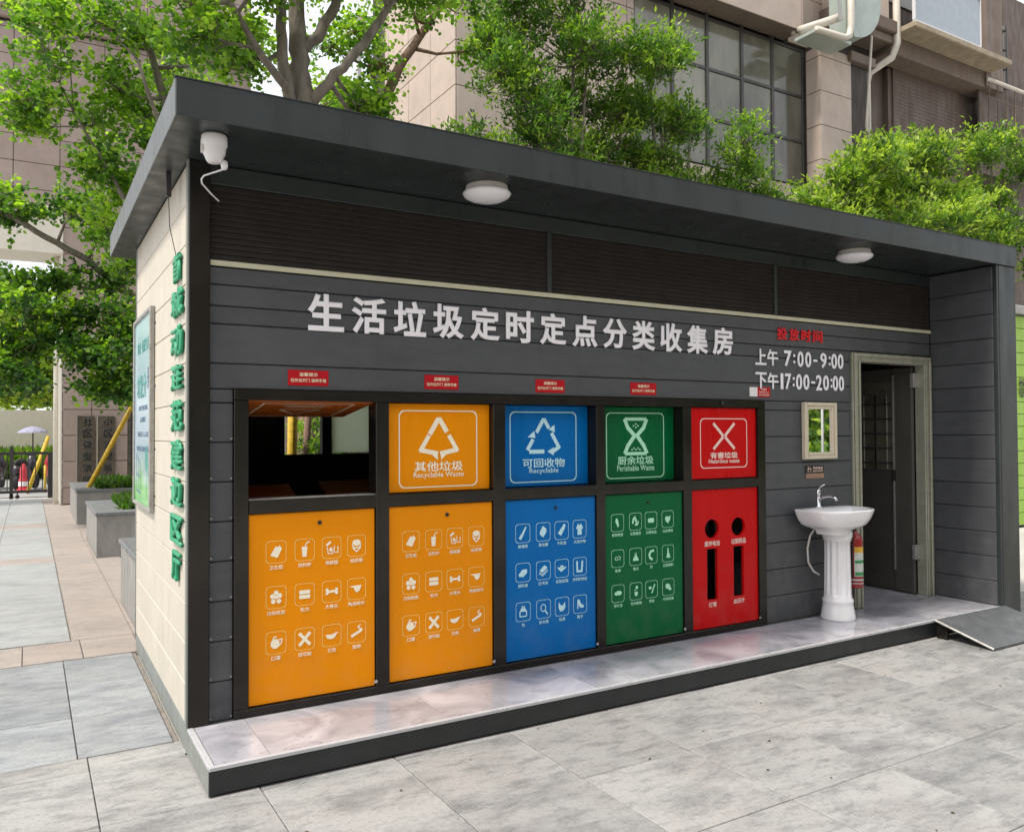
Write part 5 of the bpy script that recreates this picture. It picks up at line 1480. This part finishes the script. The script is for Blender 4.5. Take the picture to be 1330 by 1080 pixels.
# recessed brown wall with shutter ribs
bobj("wall", (16.16, 17.6, YW + .25, 9, 0, 10.62), M['brown'], rb)
bobj("wall", (17.6, 24.0, YW + .10, 9, 0, 10.6), M['brown'], rb)
for k in range(22): bobj("shutter_slat", (17.75, 20.6, YW + .055, YW + .098, 8.62 + k * .095, 8.712 + k * .095), M['brown'], rb, bev=.003)
bobj("beam", (16.9, 21.3, YW - .45, YW + .09, 10.61, 11.35), M['brown2'], rb, bev=.02)
bobj("ledge", (17.0, 21.1, YW - 1.05, YW - .46, 11.0, 11.14), M['ledge'], rb, bev=.02)
bobj("wall", (16.9, 19.9, YW - .2, 9, 11.36, 14), M['brown'], rb)
bobj("column", (20.9, 21.7, YW - .5, YW + .09, 10.62, 14), M['brown2'], rb, bev=.01)
bobj("wall", (21.7, 26, YW + .2, 9, 10.6, 14), M['brown'], rb)
# glass balcony front
gb = bobj("balcony_rail", (17.1, 19.75, YW - .98, YW - .95, 11.20, 12.35), M['glass_rail'], rb, label="pale blue glass balcony front with white rails")
for b in ((17.06, 19.79, 12.36, 12.41), (17.06, 19.79, 11.145, 11.195)):
    bobj("rail", (b[0], b[1], YW - 1.0, YW - .93, b[2], b[3]), M['rail_white'], gb)
for x in (17.05, 19.76): bobj("rail", (x, x + .04, YW - 1.0, YW - .93, 11.196, 12.359), M['rail_white'], gb)
bobj("window", (17.2, 19.8, YW - .24, YW - .205, 12.0, 13.9), M['glass'], rb)
bobj("window", (21.9, 23.0, YW + .15, YW + .19, 11.2, 13.0), M['glass'], rb, label="tall dark window beside the right column")
wn = rb.children[-1]
for k in range(4): bobj("frame", (21.86, 23.04, YW + .10, YW + .14, 11.2 + k * .55, 11.25 + k * .55), M['win_frame'], wn)
for x in (21.86, 22.4, 23.0): bobj("frame", (x, x + .05, YW + .08, YW + .099, 11.2, 13.0), M['win_frame'], wn)
# pipes
obj("drain_pipe", tube([(16.95, YW - .6, 13.5), (16.95, YW - .6, 10.75), (16.9, YW - .5, 10.45), (16.55, YW - .15, 10.15), (16.5, YW - .1, 9.9), (16.5, YW - .1, 4)], .085, 10), M['pipe'], rb, smooth=True)
obj("drain_pipe", tube([(16.0, YW - .6, 10.7), (15.9, YW - .5, 8.6), (16.1, YW - .5, 8.3)], .03, 8), M['pipe'], rb, smooth=True)
obj("drain_pipe", tube([(13.95, YW - .1, 13), (13.9, YW - .15, 11.2), (13.7, YW - .3, 10.3)], .05, 8), M['pipe'], rb, smooth=True)
obj("drain_pipe", tube([(13.98, YW - .12, 13), (14.1, YW - .2, 11.4), (13.85, YW - .3, 10.9)], .03, 8), M['iron'], rb, smooth=True)
# kitchen duct
dk = thing("exhaust_duct", "curved grey green exhaust duct in its pale pipe frame on the facade", "duct", (15, YW - .8, 10.2))
bm = bmesh.new()
prof_ = [(0, 0)] + [(.95 * math.sin(R(a_)), .95 - .95 * math.cos(R(a_))) for a_ in range(8, 91, 8)] + [(.95, 2.4), (.0, 2.4)]
v0 = [bm.verts.new((14.75 + p_[0], YW - 1.05, 10.20 + p_[1])) for p_ in prof_]
v1 = [bm.verts.new((14.75 + p_[0], YW - .42, 10.20 + p_[1])) for p_ in prof_]
n = len(prof_)
for k in range(n): bm.faces.new((v0[k], v0[(k + 1) % n], v1[(k + 1) % n], v1[k]))
bm.faces.new(v0[::-1]); bm.faces.new(v1)
bmesh.ops.recalc_face_normals(bm, faces=bm.faces)
obj("duct_shell", bm, M['duct'], dk)
obj("tray", box(13.55, 14.74, YW - 1.0, YW - .45, 10.02, 10.10, bev=.01), M['duct'], dk)
obj("pipe_frame", tube([(13.55, YW - 1.02, 10.06), (14.45, YW - 1.02, 10.10), (14.62, YW - 1.03, 10.18), (14.66, YW - 1.05, 10.4), (14.66, YW - 1.05, 13)], .075, 10), M['pipe'], dk, smooth=True)
obj("pipe_frame", tube([(13.6, YW - .55, 10.25), (14.2, YW - .75, 10.50), (14.5, YW - .9, 10.62)], .09, 10), M['pipe'], dk, smooth=True)
obj("pipe_frame", tube([(14.42, YW - .95, 10.5), (14.42, YW - .95, 13)], .04, 8), M['rail_white'], dk, smooth=True)
# mesh balcony at the far right
mb = thing("mesh_railing", "white edged wire mesh railing on the right of the brown wall", "railing", (22, YW - .6, 8.8))
for k in range(7): obj("wire", tube([(21.0 + k * .42, YW - .5, 8.5), (21.0 + k * .42, YW - .5, 10.75)], .018, 5), M['brown2'], mb)
for k in range(4): obj("wire", tube([(20.9, YW - .5, 8.7 + k * .55), (23.8, YW - .5, 8.7 + k * .55)], .014, 5), M['brown2'], mb)
obj("top_rail", tube([(20.9, YW - .5, 10.82), (23.8, YW - .5, 10.82)], .05, 8), M['pipe'], mb)
bobj("backing_panel", (20.9, 23.8, YW - .3, YW - .25, 8.4, 10.7), M['brown'], mb)
obj("top_pipe", tube([(23.0, YW - .5, 10.85), (23.0, YW - .5, 12.2)], .07, 8), M['rail_white'], mb)

# far pieces between the two buildings
bobj("far_building", (1.8, 12, 24, 34, 0, 11.0), M['stone_l'], None, label="distant pinkish building seen between the trunks", cat="building")
t = thing("glass_canopy", "blue grey glass panel with a white post behind the leaning tree", "glass screen", (5.2, 12.2, 0))
bobj("panel", (4.85, 5.30, 12.2, 12.24, 0, 8.95), M['glass_rail'], t)
bobj("panel", (5.44, 5.62, 12.2, 12.24, 0, 8.95), M['glass_rail'], t)
bobj("post", (5.31, 5.40, 12.15, 12.25, 0, 10.6), M['rail_white'], t)

# lime cabin at the right edge
lc = thing("lime_cabin", "lime green boarded cabin showing past the station's right end", "cabin", (15, 3.5, 0))
for k in range(17): bobj("board", (13.0, 17.0, 3.0, 3.03, .02 + k * .205, .215 + k * .205), M['lime'], lc, bev=.004)
bobj("cabin_body", (13.0, 17.0, 3.031, 4.6, 0, 3.52), M['steel_skirt'], lc)
bobj("cap", (12.9, 17.1, 2.9, 4.7, 3.521, 3.66), M['steel_edge'], lc, bev=.01)
text("垃圾分类", 13.75, 2.985, 2.3, .5, .35, M['black'], lc, bold=.02)

# small litter on the slabs
r_ = np.random.default_rng(77)
n_ = 90
lp_ = np.stack([r_.uniform(-1.6, 7.5, n_), r_.uniform(-3.0, -.62, n_), np.full(n_, .004)], 1)
la_ = r_.normal(0, 1, (n_, 3)); la_[:, 2] = .08; la_ /= np.linalg.norm(la_, axis=1)[:, None]
lm_ = leaves_mesh("leaf_litter", lp_, la_, np.tile([0, 0, 1.], (n_, 1)) + r_.normal(0, .15, (n_, 3)), r_.uniform(.006, .020, n_), r_.random(n_), leafmat("dry_litter", (.05, .04, .03), (.12, .08, .04), (.20, .16, .06)), 'fan')
link(bpy.data.objects.new("leaf_litter", lm_), None, "tiny dry leaf bits scattered over the grey slabs", "litter", None, 'stuff')
# screws on the cladding and frame
def screws(pts, parent):
    bm = bmesh.new(); lathe([(.0, .0), (.006, .0), (.005, .0025), (0, .003)], 0, 0, 8, bm=bm)
    me = bpy.data.meshes.new("screw"); bm.to_mesh(me); bm.free(); me.materials.append(M['steel_edge'])
    for p_ in pts: inst("screw", me, parent, p_, FR)
screws([(x_, -.0005, z_ + .018) for z_ in rows[:8] for x_ in (.112, .212)] + [(4.14, -.0005, z_ + .018) for z_ in rows[:8]]
       + [(x_, -.0145, z_) for x_ in (5.223,) for z_ in (.5, 1.2, 1.9)] , st)

# ------------------------------------------------------------------ behind the camera: what the mirror and polished faces reflect, and what is added to dim the front
def mtree(base, seed, label, h=0.0):
    x, y, _ = base
    tree("tree", label, "tree", base, [[((x, y, 0), .14), ((x, y, 2.0), .11), ((x + .1, y, 4.2), .06)]],
         blobs([(x + u, y + w_, z) for u, w_, z in ((-.9, 0, 2.2), (.6, .2, 2.4), (0, -.5, 3.2), (-1.1, .3, 3.4), (.9, -.2, 3.6), (0, 0, 4.4), (-.8, 0, 4.8), (.8, 0, 4.9), (-.3, .6, 1.4), (.9, .6, 1.3), (-1.2, .5, 1.1), (.1, .5, .7), (1.5, .2, 2.0))], (.8, .8, .5), 26, .3, seed),
         M['leaf_bright'], M['bark'], seed, leaf=.13, per=26, tuft=.42, group="trees across the plaza reflected in the mirror", bright=.5)
mtree((13.2, -7.2, 0), 31, "bushy green tree across the plaza seen behind the lamp post in the mirror")
mtree((17.0, -10.6, 0), 32, "farther bushy green tree across the plaza behind the mirrored one")
ob = thing("light_dimming_building", "added unseen stone building across the plaza that dims the station front", "building", (5, -24, 0))  # unseen block added to cut ambient light and reflections on the facade
bobj("wall", (-30, 45, -36, -24, 0, 15), M['stone_r'], ob)
for k in range(14):
    for j in range(4):
        bobj("window", (-27 + k * 5.1, -24 + k * 5.1, -24.05, -23.98, 1.2 + j * 3.5, 3.4 + j * 3.5), M['glass'], ob)
bobj("light_dimming_hedge", (-30, 45, -20.6, -19.5, 0, 2.4), mat("hedge_green", (.05, .10, .03), .9, var=.5, vscale=3), None, label="added unseen green hedge across the plaza that darkens front light and reflections", cat="hedge")  # unseen hedge added with the building to darken what the front receives
t = thing("lamp_post", "slim white lamp post reflected in the small mirror", "lamp post", (11.625, -5.45, 0))
obj("post", tube([(11.625, -5.45, 0), (11.625, -5.45, 3.6)], .02, 10), M['rail_white'], t, smooth=True)
obj("post_base", lathe([(0, 0), (.06, 0), (.06, .5), (.03, 1.0), (.05, 1.08), (.045, 1.15), (.02, 1.2), (0, 1.2)], 11.625, -5.45, 16), M['rail_white'], t, smooth=True)
